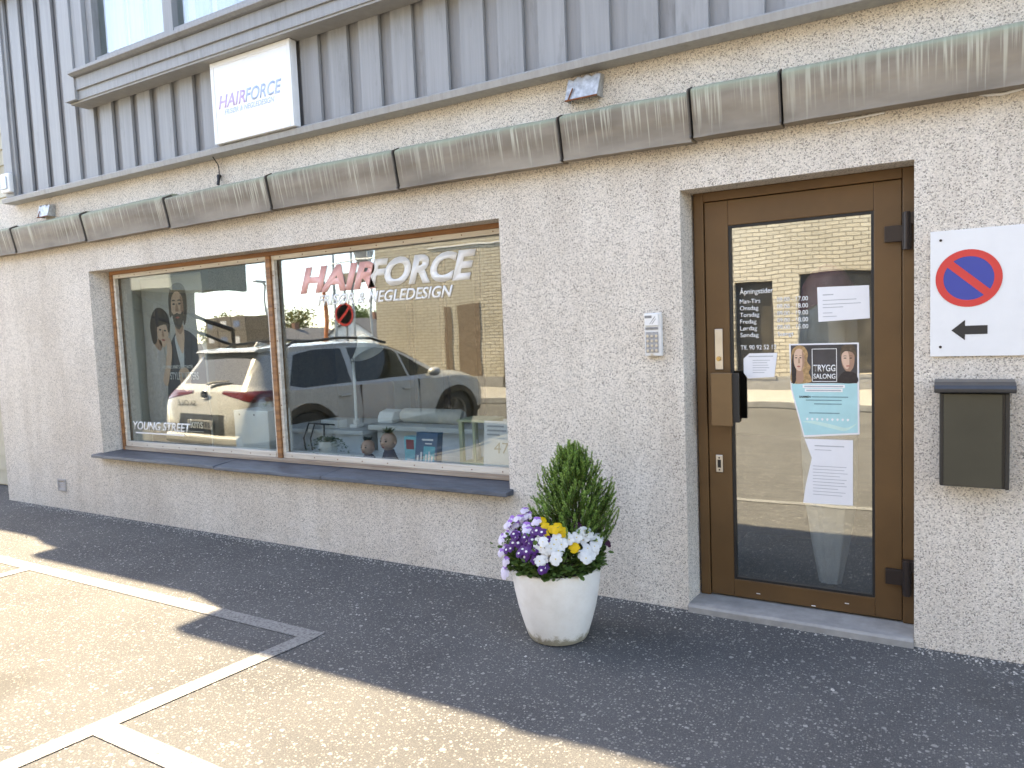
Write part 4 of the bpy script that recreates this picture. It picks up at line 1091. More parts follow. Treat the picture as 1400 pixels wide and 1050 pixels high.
for w_ in WX:
    for s in (-1,1):
        # arch moulding
        ar = MB(); n=24
        for r0,r1,ya,yb in ((.355,.435,.912,.912),):
            pts=[]
            for k in range(n+1):
                a = math.pi*(-.10+1.20*k/n); pts.append((math.cos(a),math.sin(a)))
            vs=[(w_+c*r0,s*.905,.335+q*r0) for c,q in pts]+[(w_+c*r1,s*.905,.335+q*r1) for c,q in pts]+[(w_+c*r0,s*.62,.335+q*r0) for c,q in pts]+[(w_+c*r1,s*.80,.335+q*r1) for c,q in pts]
            m=n+1; ar.add(vs,[(k,k+1,m+k+1,m+k) for k in range(n)]+[(2*m+k,2*m+k+1,k+1,k) for k in range(n)]+[(m+k,m+k+1,3*m+k+1,3*m+k) for k in range(n)])
        cobj('arch_moulding', ar, CARB, cart, smooth=40, fix=False)
        cobj('wheel_well', MB().lathe([(.0,s*.55),(.40,s*.55),(.40,s*.86)],(w_,0,.335),24,'y'), BLACK, cart, fix=False)
        wh = cobj('wheel', MB().lathe([(.20,s*.66),(.30,s*.66),(.333,s*.70),(.335,s*.84),(.31,s*.88),(.225,s*.885),(.22,s*.85)],(w_,0,.335),36,'y'), plain('tyre',(.02,.02,.02),.7), cart, smooth=40)
        rim = MB().lathe([(.0,s*.84),(.05,s*.865),(.05,s*.84),(.215,s*.83),(.225,s*.882),(.20,s*.875),(.19,s*.80)],(w_,0,.335),30,'y')
        for k in range(5):
            a = 2*math.pi*k/5; c,q = math.cos(a),math.sin(a)
            rim.add([(w_+c*.04-q*.03,s*.872,.335+q*.04+c*.03),(w_+c*.04+q*.03,s*.872,.335+q*.04-c*.03),(w_+c*.21+q*.022,s*.868,.335+q*.21-c*.022),(w_+c*.21-q*.022,s*.868,.335+q*.21+c*.022)],[(0,1,2,3)])
        cobj('rim', rim, plain('alloy',(.16,.16,.165),.4,.6), wh, smooth=30)
for s in (-1,1):
    mm = cobj('mirror', MB().sphere((2.86,s*1.0,1.03),(.075,.10,.065),14,10).box(2.83,2.90,min(s*.87,s*.95),max(s*.87,s*.95),.97,1.0), CARW, cart, smooth=50)
    cobj('roof_rail', MB().tube([(.75,s*.60,1.50),(.85,s*.60,1.565),(1.5,s*.605,1.60),(2.1,s*.60,1.575),(2.35,s*.585,1.51)],.02,8), CARB, cart, smooth=60)
    for xh in (1.35,2.42): cobj('door_handle', MB().box(xh-.09,xh+.09,s*.89 if s>0 else s*.925,s*.925 if s>0 else s*.89,.80,.835), CARC if False else CARW, cart, bevel=.01)
    for xd in (1.62,2.66): cobj('door_gap', MB().box(xd,xd+.003,min(s*.85,s*.903),max(s*.85,s*.9012),.40,.94), CARB, cart)
cobj('rear_spoiler', MB().prism([(.34,1.475),(.40,1.505),(.62,1.525),(.62,1.50),(.42,1.455)],1,-.60,.60), CARW, cart, bevel=.008)
cobj('brake_light', B(.35,.36,-.18,.18,1.466,1.476), CARR, cart)
cobj('roof_antenna', MB().prism([(.75,1.53),(.98,1.545),(.80,1.60)],1,-.02,.02), CARW, cart, bevel=.008)
cobj('rear_wiper', MB().tube([(.13,-.02,1.075),(.155,.12,1.10),(.17,.34,1.115)],[.022,.014,.01],6), CARB, rw)
em = MB().lathe([(.0,0),(.078,.0),(.082,.006),(.074,.012),(.066,.006),(.0,.006)],(0,0,0),28,'y')
em.v = [(.075-y, x*1.0, .945+z*.75) for x,y,z in em.v]
cobj('emblem', em, CARC, cart, smooth=40)
eb = MB()
for (a,b) in (((-.030,-.038),(-.022,.040)),((.022,-.040),(.030,.038)),((-.028,-.004),(.028,.004))):
    eb.tube([(.062,a[0],.945+a[1]),(.062,b[0],.945+b[1])],.007,6)
cobj('emblem_bars', eb, CARB, cart)
tm = text_mesh('SKOLE', .075, (0,0,0), shear=.2, bold=.006, width=.40)
tm.name = 'lettering'
tm.transform(Matrix(((0,1,0,.040),(-1,0,0,-.14),(0,0,1,.80),(0,0,0,1))))
obj('lettering', tm, CARB, cart)
cobj('number_plate', B(-.012,.012,-.26,.26,.515,.625), plain('number_plate_grey',(.30,.30,.29),.5), cart, bevel=.004)  # plate in one even mid grey instead of white
for k in range(7): cobj('plate_character', B(-.0135,-.0125,-.20+k*.06,-.165+k*.06,.535,.605), CARB, cart)
cobj('lower_bumper', MB().prism([(.0,.30),(-.035,.34),(-.035,.42),(.0,.45),(.06,.45),(.06,.30)],1,-.72,.72), CARW, cart, bevel=.02)
bmc.free()
# real pose: heading away from the salon (-Y); virtual fit gives rear centre at x=-7.1, y=-1.27
cart.location = (-7.95, -1.58, 0); cart.rotation_euler = (0,0,R_(-84.3)); cart.scale = (1.09,1.09,.96)
# ================================================================= planter by the door
PX, PYY = -1.72, -.594
pot = thing('flower_pot', (PX,PYY,0), 'tall rounded white pot standing on the asphalt between window and door', 'pot')
obj('pot_body', MB().lathe([(.130,.004),(.146,.006),(.155,.022),(.176,.09),(.198,.17),(.214,.25),(.223,.32),(.2265,.355),(.2255,.368),(.219,.372),(.211,.366),(.209,.33)],(PX,PYY,0),56), POTM, pot, smooth=50)
obj('soil', MB().lathe([(.0,.345),(.1,.352),(.2105,.34)],(PX,PYY,0),32), plain('soil',(.035,.025,.018),.95,0,.4,60,.5), pot, smooth=60)
con = thing('dwarf_conifer', (-1.65,-.51,.35), 'bushy upright green dwarf conifer rising from the white pot', 'shrub')
CX, CY = -1.65,-.51
rn = random.Random(11)
stems = MB(); need = MB(); tips = MB()
def envr(z):
    t = max(0,min(1,(z-.36)/.60)); return .215*max(.02,(1-t**2.4))**.55*(.42+.75*min(1,t*2.2))
def sprig(p0, p1, bend, L0):
    pts = []
    for i in range(7):
        t = i/6; p = p0.lerp(p1,t); p += bend*(math.sin(math.pi*t)*.5); pts.append(p)
    stems.tube(pts,[.003,.0028,.0025,.002,.0017,.0013,.0008],4,False)
    ln = (p1-p0).length; nn = int(ln/.0042)
    for i in range(nn):
        t = .12+.88*i/nn; f = t*6; j = min(5,int(f)); p = pts[j].lerp(pts[j+1],f-j); ax = (pts[j+1]-pts[j]).normalized()
        for q in range(3):
            a = i*2.4+q*2.09+rn.uniform(-.4,.4)
            s = ax.orthogonal().normalized(); s.rotate(Matrix.Rotation(a,3,ax))
            d = (s*.80+ax*rn.uniform(.45,.9)).normalized(); l = L0*rn.uniform(.7,1.15)*(1-.45*t**6)
            w = d.cross(ax).normalized()*.0017
            m = tips if (t>.62 and rn.random()<.75) else need
            m.add([p-w,p+d*l*.55-w*1.1,p+d*l,p+d*l*.55+w*1.1,p+w],[(0,1,2,3,4)])
for k in range(620):
    z1 = .47+.50*rn.random()**1.0; a = rn.uniform(0,2*math.pi); r1 = envr(z1)*(.35+.65*rn.random()**.5)*rn.uniform(.78,1.22)
    p1 = Vector((CX+r1*math.cos(a), CY+r1*math.sin(a), z1+rn.uniform(-.01,.045)))
    L = rn.uniform(.07,.17); r0 = r1*.55
    p0 = Vector((CX+r0*math.cos(a+rn.uniform(-.4,.4)), CY+r0*math.sin(a+rn.uniform(-.4,.4)), max(.34,p1.z-L)))
    sprig(p0,p1,Vector((math.cos(a),math.sin(a),-.3))*rn.uniform(0,.035),.0155)
for (dx,dz) in ((.20,.80),(.185,.74),(.215,.69),(.12,.86),(.165,.66),(.19,.62)):      # the stray shoots on the right
    e = Vector((CX+dx*.86, CY+dx*.50, dz)); sprig(Vector((CX+dx*.35,CY+dx*.2,dz-.22)),e,Vector((.03,.015,-.03)),.021)
for (dx,dz) in ((-.05,.985),(.0,1.0),(.02,.975),(-.03,.96)):
    e = Vector((CX+dx*.86-.02, CY+dx*.5, dz)); sprig(Vector((CX+dx*.5,CY,dz-.2)),e,Vector((rn.uniform(-.02,.02),0,0)),.021)
obj('trunk', MB().tube([(CX,CY,.33),(CX+.01,CY,.45),(CX-.01,CY+.005,.6),(CX,CY,.8)],[.014,.012,.009,.004],8), BARK, con, smooth=60)
NEED = mat_leaf('conifer_needles',(.08,.17,.035),(.16,.29,.06),.18,25); TIPS = mat_leaf('conifer_tips',(.22,.38,.08),(.36,.52,.14),.25,25)
tag(obj('twigs', stems, plain('twig',(.10,.11,.04),.8), con, fix=False), kind='stuff')
tag(obj('crown', need, NEED, con, fix=False), kind='stuff')
tag(obj('crown_tips', tips, TIPS, con, fix=False), kind='stuff')
FL = {
'violet': [(-1.862, -.621, .619), (-1.764, -.72, .615), (-1.881, -.635, .604), (-1.913, -.659, .573), (-1.945, -.681, .581), (-1.93, -.675, .547), (-1.948, -.69, .532), (-1.872, -.731, .54), (-1.808, -.73, .591), (-1.969, -.71, .501), (-1.959, -.71, .458), (-1.911, -.772, .414), (-1.91, -.789, .354), (-1.894, -.647, .577)],
'purple': [(-1.747, -.766, .579), (-1.7, -.774, .571), (-1.74, -.791, .549), (-1.776, -.791, .54), (-1.836, -.762, .542), (-1.784, -.812, .502), (-1.714, -.819, .507), (-1.663, -.78, .555), (-1.752, -.828, .484), (-1.706, -.838, .466), (-1.869, -.76, .51), (-1.877, -.771, .484), (-1.824, -.784, .522), (-1.762, -.832, .473), (-1.653, -.84, .436)],
'yellow': [(-1.73, -.71, .626), (-1.698, -.737, .606), (-1.659, -.739, .596), (-1.637, -.718, .602), (-1.609, -.723, .583), (-1.683, -.768, .574), (-1.549, -.732, .516)],
'white': [(-1.685, -.807, .523), (-1.653, -.806, .513), (-1.628, -.78, .536), (-1.597, -.762, .534), (-1.604, -.784, .51), (-1.663, -.83, .469), (-1.614, -.812, .47), (-1.573, -.726, .551), (-1.551, -.69, .554), (-1.526, -.638, .548), (-1.51, -.709, .477), (-1.505, -.67, .5), (-1.486, -.624, .484), (-1.516, -.502, .509), (-1.497, -.593, .51), (-1.486, -.663, .467), (-1.545, -.653, .566), (-1.624, -.763, .555), (-1.648, -.787, .538), (-1.697, -.801, .536)],
'maroon': [(-1.569, -.635, .596), (-1.539, -.576, .57), (-1.488, -.46, .471), (-1.517, -.469, .481)],
}
for k_ in ('violet','purple','white','yellow'):
    FL[k_] = FL[k_] + [(x+rn.gauss(0,.016), y+rn.gauss(0,.016), z+rn.gauss(0,.020)) for x,y,z in FL[k_][::(3 if k_=='yellow' else 1)]]
def petalmat(n,c): return mat_leaf('petal_'+n,[v*.85 for v in c],c,.2,60)
PM = {'white':petalmat('white',(.80,.80,.78)),'yellow':petalmat('yellow',(.78,.50,.012)),'purple':petalmat('purple',(.085,.018,.16)),'violet':petalmat('violet',(.36,.17,.56)),'maroon':petalmat('maroon',(.06,.012,.04)),'pale':petalmat('pale',(.72,.66,.78)),'eye':petalmat('eye',(.70,.55,.10))}
SPEC = {'violet':('violet','pale','pale',.027),'purple':('purple','purple','white',.024),'yellow':('yellow','yellow','yellow',.026),'white':('white','white','eye',.030),'maroon':('maroon','maroon','maroon',.026)}
def flower_mesh(kind, var):
    rn = random.Random(hash((len(kind),var)) % 999); up,lowr,ey,r = SPEC[kind]; mb = MB()
    for i,ang in enumerate((62,118,-5,185,270)):
        a = R_(ang+rn.uniform(-6,6)); pr = r*(.62 if i<2 else .56 if i<4 else .70); d = r*(.62 if i<2 else .55 if i<4 else .50)
        cx,cz = d*math.cos(a), d*math.sin(a); n = 10; y0 = .0018*(2 if i<2 else (1 if i<4 else 0))
        mb.k = 0 if i<2 else 1
        vs = [(cx,-.0025+y0,cz)]
        for k in range(n):
            t = 2*math.pi*k/n; rr = pr*(1+.09*math.sin(3*t+i)+rn.uniform(-.05,.05)); q = math.cos(t-a)
            vs.append((cx+rr*math.cos(t)*1.0, y0+(.004*q*abs(q)+rn.uniform(-.0015,.0015)), cz+rr*math.sin(t)))
        mb.add(vs,[(0,1+k,1+(k+1)%n) for k in range(n)])
    mb.k = 2; n = 8; er = r*(.34 if kind=='purple' else .14)
    mb.add([(0,-.0052,-r*.05)]+[(er*math.cos(2*math.pi*k/n),-.0042,er*.85*math.sin(2*math.pi*k/n)-r*.05) for k in range(n)],[(0,1+k,1+(k+1)%n) for k in range(n)])
    me = mb.mesh('flower')
    for q in (up,lowr,ey): me.materials.append(PM[q])
    me.polygons.foreach_set('use_smooth',[True]*len(me.polygons))
    return me
LEAFP = mat_leaf('pansy_leaf',(.055,.105,.025),(.13,.21,.055),.2,40)
LAB = {'violet':'trailing pansies with lilac and white petals at the left of the pot','purple':'dark purple pansies with white centres at the front of the pot','yellow':'yellow pansies in the middle of the pot','white':'white pansies across the front and right of the pot','maroon':'dark maroon pansies behind the white ones at the right'}
CEN = Vector((PX,PYY,.30))
ALLF = [Vector(q) for l_ in FL.values() for q in l_]
def covers(c):
    for q in ALLF:
        d = c-q
        if d.length < .040:
            n_ = (q-CEN).normalized()
            if d.dot(n_) > -.022: return True
    return False
for kind, pts in FL.items():
    ms = [flower_mesh(kind,v) for v in range(3)]
    base = Vector((sum(p[0] for p in pts)/len(pts), sum(p[1] for p in pts)/len(pts), .36))
    base = CEN.lerp(base,.6); base.z = .35
    t = thing('pansy_plant', base, LAB[kind], 'flowers', 'pansies in the white pot')
    lf = MB(); sm = MB()
    for i,p in enumerate(pts):
        p = Vector(p); hv = Vector((p.x-PX,p.y-PYY,0)); nrm = (p-CEN); nrm.z *= .8; nrm.normalize()
        nrm = (nrm*.8+Vector((.20,-.65,.25))+Vector((rn.uniform(-.3,.3),rn.uniform(-.3,.3),rn.uniform(-.2,.3)))).normalized()
        o = bpy.data.objects.new('flower', ms[i%3]); col.objects.link(o); o.parent = t; o.location = p-base
        q = (-nrm).to_track_quat('Y','Z'); o.rotation_euler = q.to_euler(); s = rn.uniform(.70,.98); o.scale = (s,s,s)
        root = Vector((PX,PYY,.35)).lerp(Vector((p.x,p.y,.37)),.55)
        sm.tube([root,root.lerp(p,.5)+Vector((0,0,.02)),p-nrm*-.0-nrm*.006],.0014,4,False)
        for k in range(14 if kind!='maroon' else 12):
            c_ = p-nrm*rn.uniform(.026,.06)+Vector((rn.gauss(0,.030),rn.gauss(0,.030),rn.gauss(-.03,.03)))
            if c_.z<.43:
                dr = Vector((c_.x-PX,c_.y-PYY,0)); c_.z = max(c_.z,.378)
                if dr.length>.235: dr = dr.normalized()*.235; c_.x = PX+dr.x; c_.y = PYY+dr.y
            if covers(c_): continue
            dd = (c_-CEN).normalized(); dd = (dd+Vector((rn.gauss(0,.45),rn.gauss(0,.45),rn.gauss(0,.35)))).normalized()
            sd = dd.cross(Vector((rn.gauss(0,.4),rn.gauss(0,.4),1))).normalized(); l = rn.uniform(.020,.036); w = l*.38
            lf.add([c_,c_+dd*l*.35+sd*w,c_+dd*l*.75+sd*w*.8,c_+dd*l,c_+dd*l*.75-sd*w*.8,c_+dd*l*.35-sd*w],[(0,1,2,3),(0,3,4,5)])
    a0,a1,nl = {'violet':(150,235,160),'purple':(205,300,170),'white':(265,385,240),'yellow':(0,0,0),'maroon':(-10,60,70)}[kind]
    for k in range(nl):
        a = R_(rn.uniform(a0,a1)); r = rn.uniform(.15,.238); c_ = Vector((PX+r*math.cos(a),PYY+r*math.sin(a),.372+rn.uniform(0,.06)))
        dd = Vector((math.cos(a)*.8+rn.gauss(0,.4),math.sin(a)*.8+rn.gauss(0,.4),rn.uniform(-.35,.8))).normalized(); sd = dd.cross(Vector((rn.gauss(0,.4),rn.gauss(0,.4),1))).normalized(); l = rn.uniform(.022,.040); w = l*.36
        lf.add([c_,c_+dd*l*.35+sd*w,c_+dd*l*.75+sd*w*.8,c_+dd*l,c_+dd*l*.75-sd*w*.8,c_+dd*l*.35-sd*w],[(0,1,2,3),(0,3,4,5)])
    tag(obj('foliage', lf, LEAFP, t, fix=False), kind='stuff')
    tag(obj('stems', sm, MATS['twig'], t, fix=False), kind='stuff')

# ================================================================= in the shop window
po = thing('model_poster', (-6.02,.36,.62), 'tall poster of a bearded man in a dark jacket and a woman leaning on him', 'poster')
Y0 = .36
obj('board', B(-6.47,-5.60,Y0,Y0+.012,.605,2.17), plain('poster_back',(.42,.42,.41),.6,0,.05), po)
NAVY = plain('print_navy',(.030,.040,.060),.6,0,.35,8); SHIRT = plain('print_shirt',(.62,.62,.63),.6,0,.05); KNIT = plain('print_knit',(.52,.48,.46),.7,0,.12,30); HAIRM = plain('print_brownhair',(.09,.07,.055),.6,0,.5,50)
y1 = Y0-.001
def pc(name, pts, k, mat, n=5): return obj(name, plate_xz(spline(pts,n), y1-.0006*k, .0005), mat, po)
obj('printed_ground', B(-6.46,-5.61,y1,y1+.0008,.80,2.15), plain('print_warmgrey',(.50,.48,.45),.6,0,.10,3), po)
obj('printed_lower_field', B(-6.46,-5.61,y1,y1+.0008,.615,.799), plain('print_black2',(.03,.03,.034),.5), po)
pc('printed_jacket',[(-6.16,.80),(-6.17,1.15),(-6.14,1.45),(-6.03,1.63),(-5.95,1.68),(-5.84,1.67),(-5.72,1.60),(-5.63,1.48),(-5.615,1.1),(-5.615,.80)],1,NAVY)
pc('printed_shirt',[(-6.02,1.60),(-5.985,1.64),(-5.90,1.62),(-5.905,1.45),(-5.93,1.28),(-5.965,1.36),(-6.0,1.48)],2,SHIRT)
pc('printed_neck',[(-6.0,1.62),(-5.99,1.76),(-5.90,1.74),(-5.88,1.62),(-5.915,1.47),(-5.96,1.52)],3,SKIN)
pc('printed_neck_shade',[(-5.998,1.70),(-5.985,1.74),(-5.90,1.72),(-5.90,1.67),(-5.94,1.64)],4,SHAD)
pc('printed_hair',[(-6.065,1.80),(-6.07,1.96),(-6.02,2.07),(-5.93,2.10),(-5.84,2.06),(-5.815,1.94),(-5.83,1.80),(-5.87,1.72),(-5.90,1.82),(-6.02,1.82)],4,HAIRM)
pc('printed_face',[(-6.035,1.84),(-6.03,1.95),(-5.99,2.01),(-5.93,2.02),(-5.875,1.97),(-5.865,1.86),(-5.885,1.77),(-5.94,1.71),(-6.0,1.75)],5,SKIN)
pc('printed_face_shade',[(-5.90,1.98),(-5.872,1.95),(-5.866,1.86),(-5.89,1.78),(-5.905,1.85)],6,SHAD)
pc('printed_beard',[(-6.030,1.835),(-6.01,1.82),(-5.985,1.825),(-5.955,1.832),(-5.92,1.82),(-5.89,1.835),(-5.868,1.845),(-5.885,1.75),(-5.94,1.685),(-6.0,1.72)],7,HAIRM)
pc('printed_lips',[(-5.985,1.793),(-5.957,1.800),(-5.925,1.793),(-5.957,1.780)],8,LIP)
for ex in (-5.995,-5.915):
    pc('printed_eye',[(ex-.020,1.912),(ex,1.922),(ex+.020,1.912),(ex,1.904)],8,EYE)
    pc('printed_brow',[(ex-.030,1.940),(ex,1.952),(ex+.030,1.940),(ex,1.938)],8,HAIRM)
pc('printed_nose',[(-5.965,1.91),(-5.945,1.91),(-5.932,1.852),(-5.955,1.842),(-5.978,1.852)],8,SHAD)
pc('printed_sweater',[(-6.455,.80),(-6.455,1.50),(-6.40,1.60),(-6.28,1.62),(-6.20,1.55),(-6.17,1.40),(-6.20,1.20),(-6.18,.98),(-6.20,.80)],9,KNIT)
pc('printed_neck',[(-6.32,1.60),(-6.24,1.60),(-6.20,1.55),(-6.24,1.50),(-6.31,1.55)],10,SHAD)
pc('printed_bob',[(-6.345,1.60),(-6.36,1.74),(-6.30,1.86),(-6.20,1.89),(-6.10,1.83),(-6.075,1.72),(-6.10,1.66),(-6.14,1.76),(-6.25,1.74),(-6.27,1.60),(-6.31,1.56)],11,HAIRD)
pc('printed_face',[(-6.265,1.66),(-6.25,1.75),(-6.17,1.79),(-6.11,1.74),(-6.10,1.65),(-6.13,1.57),(-6.185,1.53),(-6.24,1.57)],10,SKIN)
pc('printed_fringe',[(-6.27,1.72),(-6.25,1.81),(-6.17,1.83),(-6.10,1.78),(-6.095,1.715),(-6.14,1.735),(-6.20,1.73)],12,HAIRD)
for ex,ez in ((-6.215,1.69),(-6.145,1.68)):
    pc('printed_eye',[(ex-.018,ez),(ex,ez+.009),(ex+.018,ez-.002),(ex,ez-.008)],13,EYE)
pc('printed_lips',[(-6.205,1.598),(-6.18,1.606),(-6.15,1.594),(-6.178,1.584)],13,LIP)
pc('printed_nose',[(-6.185,1.68),(-6.172,1.68),(-6.160,1.632),(-6.178,1.626),(-6.195,1.634)],13,SHAD)
pc('printed_forearm',[(-6.22,1.22),(-6.16,1.18),(-6.10,1.34),(-6.06,1.50),(-6.08,1.60),(-6.12,1.60),(-6.14,1.48),(-6.18,1.34)],14,SKIN)
pc('printed_hand',[(-5.985,1.30),(-5.93,1.345),(-5.86,1.33),(-5.82,1.26),(-5.84,1.16),(-5.90,1.13),(-5.965,1.19)],14,SKIN)
for k in range(4): pc('printed_finger_line',[(-5.975+k*.006,1.285-k*.033),(-5.91,1.292-k*.035),(-5.885,1.284-k*.035),(-5.91,1.286-k*.035)],15,SHAD,3)
text('lettering', po, VINYLW, 'OLD WALLS APART? DOESN\'T MATTER', .030, (-6.20,y1-.012,1.335), bold=.01, width=.42)
text('lettering', po, VINYLW, 'STYLE MATTERS', .068, (-6.11,y1-.012,1.235), bold=.008, width=.40)
text('lettering', po, VINYLW, 'kms', .085, (-5.87,y1-.012,.80), bold=.008, width=.17)
obj('printed_rule', MB().box(-5.98,-5.70,y1-.011,y1-.0105,.765,.770).box(-5.98,-5.70,y1-.011,y1-.0105,.74,.744), VINYLW, po)
# ---- white plinth with glass globe
pl = thing('white_plinth', (-4.95,.36,.6), 'white display plinth with two screw holes in the left shop window', 'plinth')
obj('block', B(-5.17,-4.76,.26,.50,.601,.985), WHITE2, pl, bevel=.004)
for xx in (-5.10,-4.92): obj('screw_hole', MB().lathe([(.0,.2575),(.008,.2575),(.008,.2595)],(xx,0,.95),10,'y'), BLACK, pl)
gb = thing('glass_globe', (-4.90,.36,.986), 'small glass globe holding a green air plant on the white plinth', 'ornament')
obj('globe', MB().sphere((-4.90,.36,1.036),(.055,.055,.05),20,12), glass('globe_glass',.12), gb, smooth=60)
aq = MB(); rn = random.Random(3)
for k in range(36):
    a = rn.uniform(0,6.28); d = Vector((math.cos(a),math.sin(a),rn.uniform(.2,1.4))).normalized()*rn.uniform(.015,.034); b = Vector((-4.90,.36,1.014)); w = d.cross(Vector((0,0,1))).normalized()*.003
    aq.add([b-w,b+d*.6-w,b+d,b+d*.6+w,b+w],[(0,1,2,3,4)])
tag(obj('air_plant', aq, mat_leaf('airplant',(.10,.20,.08),(.22,.36,.16)), gb, fix=False), kind='stuff')
# ---- trailing plant in a white pot
tp = thing('trailing_plant', (-4.25,.40,.6), 'variegated trailing plant in a small white pot inside the window', 'plant')
obj('pot', MB().lathe([(.05,.601),(.062,.62),(.072,.70),(.075,.742),(.068,.742),(.06,.72)],(-4.25,.40,0),24), WHITE, tp, smooth=50)
lf = MB()
for k in range(30):
    a = rn.uniform(0,6.28); L_ = rn.uniform(.08,.24); p = Vector((-4.25,.40,.745))
    for s in range(10):
        t = s/9; q = p+Vector((math.cos(a)*L_*t*(1.3 if math.cos(a)<0 or True else 1), math.sin(a)*L_*t*.45, .05*math.sin(t*2.2)-.16*t*t*(L_/.2)))
        q.z = max(q.z,.607)
        for e in (-1,1):
            d = Vector((math.cos(a+e*1.1+rn.uniform(-.5,.5)),math.sin(a+e*1.1),rn.uniform(-.3,.5))).normalized()*rn.uniform(.014,.024); w = d.cross(Vector((0,rn.uniform(-1,1),1))).normalized()*d.length*.38
            lf.add([q,q+d*.5+w,q+d,q+d*.5-w],[(0,1,2,3)])
tag(obj('leaves', lf, mat_leaf('trailing_leaf',(.10,.16,.09),(.42,.48,.36),.2,90), tp, fix=False), kind='stuff')
# ---- two doll-head planters
def doll(loc, s, label, tall):
    x,y,z = loc; t = thing('doll_head_planter', loc, label, 'planter', 'doll-head planters')
    hz = z+.095*s*(1.25 if tall else 1)
    obj('collar', MB().lathe([(.055*s,z+.001),(.060*s,z+.01),(.045*s,z+.035*s),(.030*s,hz-.040*s)],(x,y,0),18), plain('doll_cloth',(.055,.04,.07),.8,0,.5,60), t, smooth=50)
    hd = MB().sphere((x,y,hz+.012*s),(.050*s,.052*s,.056*s),20,14)
    hd.v = [(vx, vy-(.010*s*max(0,1-((vx-x)/(.05*s))**2)*max(0,1-((vz-hz+.012*s)/(.04*s))**2)), vz) for vx,vy,vz in hd.v]
    hd.lathe([(.024*s,hz-.075*s),(.022*s,hz-.04*s)],(x,y,0),14)
    h_ = obj('head', hd, plain('doll_skin',(.62,.40,.32),.35,0,.05), t, smooth=60)
    for e in (-1,1):
        obj('ear', MB().sphere((x+e*.051*s,y,hz+.005*s),(.008*s,.010*s,.014*s),8,6), MATS['doll_skin'], t, smooth=60)
        obj('eye', MB().sphere((x+e*.019*s,y-.050*s,hz+.018*s),(.008*s,.005*s,.006*s),10,6), EYE, h_, smooth=60)
        obj('brow', MB().tube([(x+e*.010*s,y-.052*s,hz+.032*s),(x+e*.028*s,y-.047*s,hz+.033*s)],.0016*s,5), HAIRM, h_)
    obj('nose', MB().sphere((x,y-.060*s,hz+.003*s),(.006*s,.007*s,.006*s),8,6), MATS['doll_skin'], h_, smooth=60)
    obj('mouth', MB().sphere((x,y-.056*s,hz-.017*s),(.011*s,.004*s,.004*s),10,6), LIP, h_, smooth=60)
    gp = MB()
    for k in range(46):
        a = rn.uniform(0,6.28); d = Vector((math.cos(a),math.sin(a),rn.uniform(.3,1.6))).normalized()*rn.uniform(.03,.062)*s*(1.15 if tall else 1); b = Vector((x+rn.uniform(-.02,.02),y+rn.uniform(-.02,.02),hz+.058*s)); w = d.cross(Vector((0,0,1))).normalized()*.006*s
        gp.add([b-w*.6,b+d*.55-w,b+d+Vector((0,0,-.01*s)),b+d*.55+w,b+w*.6],[(0,1,2,3,4)])
    tag(obj('succulent', gp, mat_leaf('succulent_%d'%tall,((.05,.07,.055),(.07,.11,.05))[tall],((.12,.15,.12),(.19,.24,.12))[tall]), t, fix=False), kind='stuff')
doll((-3.83,.40,.6),1.05,'shorter doll-head planter with dark succulent hair in the window',0)
doll((-3.64,.42,.6),1.25,'taller doll-head planter with spiky green hair in the window',1)
# ---- blue product packs
bp = thing('blue_product_pack', (-3.20,.30,.6), 'glossy dark blue hair product carton leaning in the window', 'box')
TEAL = plain('pack_teal',(.03,.36,.50),.3,0,.05); DBL = plain('pack_blue',(.015,.09,.20),.3,0,.08)
obj('carton', MB().prism([(.285,.602),(.36,.602),(.40,.852),(.335,.857)],0,-3.305,-3.115), DBL, bp, bevel=.003)
def slant(x0,x1,z0,z1,k): return MB().add([(x0,.285+(z0-.602)*.196-k,z0),(x1,.285+(z0-.602)*.196-k,z0),(x1,.285+(z1-.602)*.196-k,z1),(x0,.285+(z1-.602)*.196-k,z1)],[(0,1,2,3)])
obj('printed_band', slant(-3.305,-3.115,.606,.66,.0012), TEAL, bp, fix=False)
obj('printed_panel', slant(-3.23,-3.13,.66,.76,.0012), plain('pack_cyan',(.05,.45,.55),.3), bp, fix=False)
for k,(a,h) in enumerate(((-3.285,.05),(-3.255,.075),(-3.212,.06),(-3.185,.08),(-3.16,.05))): obj('printed_bottle', slant(a,a+.016,.645,.645+h,.0024), PAPER, bp, fix=False)
obj('printed_title', slant(-3.25,-3.15,.80,.812,.0012), PAPER, bp, fix=False)
obj('printed_title', slant(-3.22,-3.16,.775,.784,.0012), PAPER, bp, fix=False)
bq = thing('blue_product_pack', (-3.37,.36,.6), 'pale turquoise product carton standing left of the dark blue one', 'box')
obj('carton', B(-3.42,-3.31,.33,.40,.602,.82), plain('pack_pale',(.22,.62,.72),.3,0,.05), bq, bevel=.003)
obj('printed_panel', B(-3.40,-3.33,.3285,.3295,.73,.80), plain('pack_red',(.30,.05,.06),.4), bq)
obj('printed_title', B(-3.40,-3.34,.3285,.3295,.64,.66), PAPER, bq)
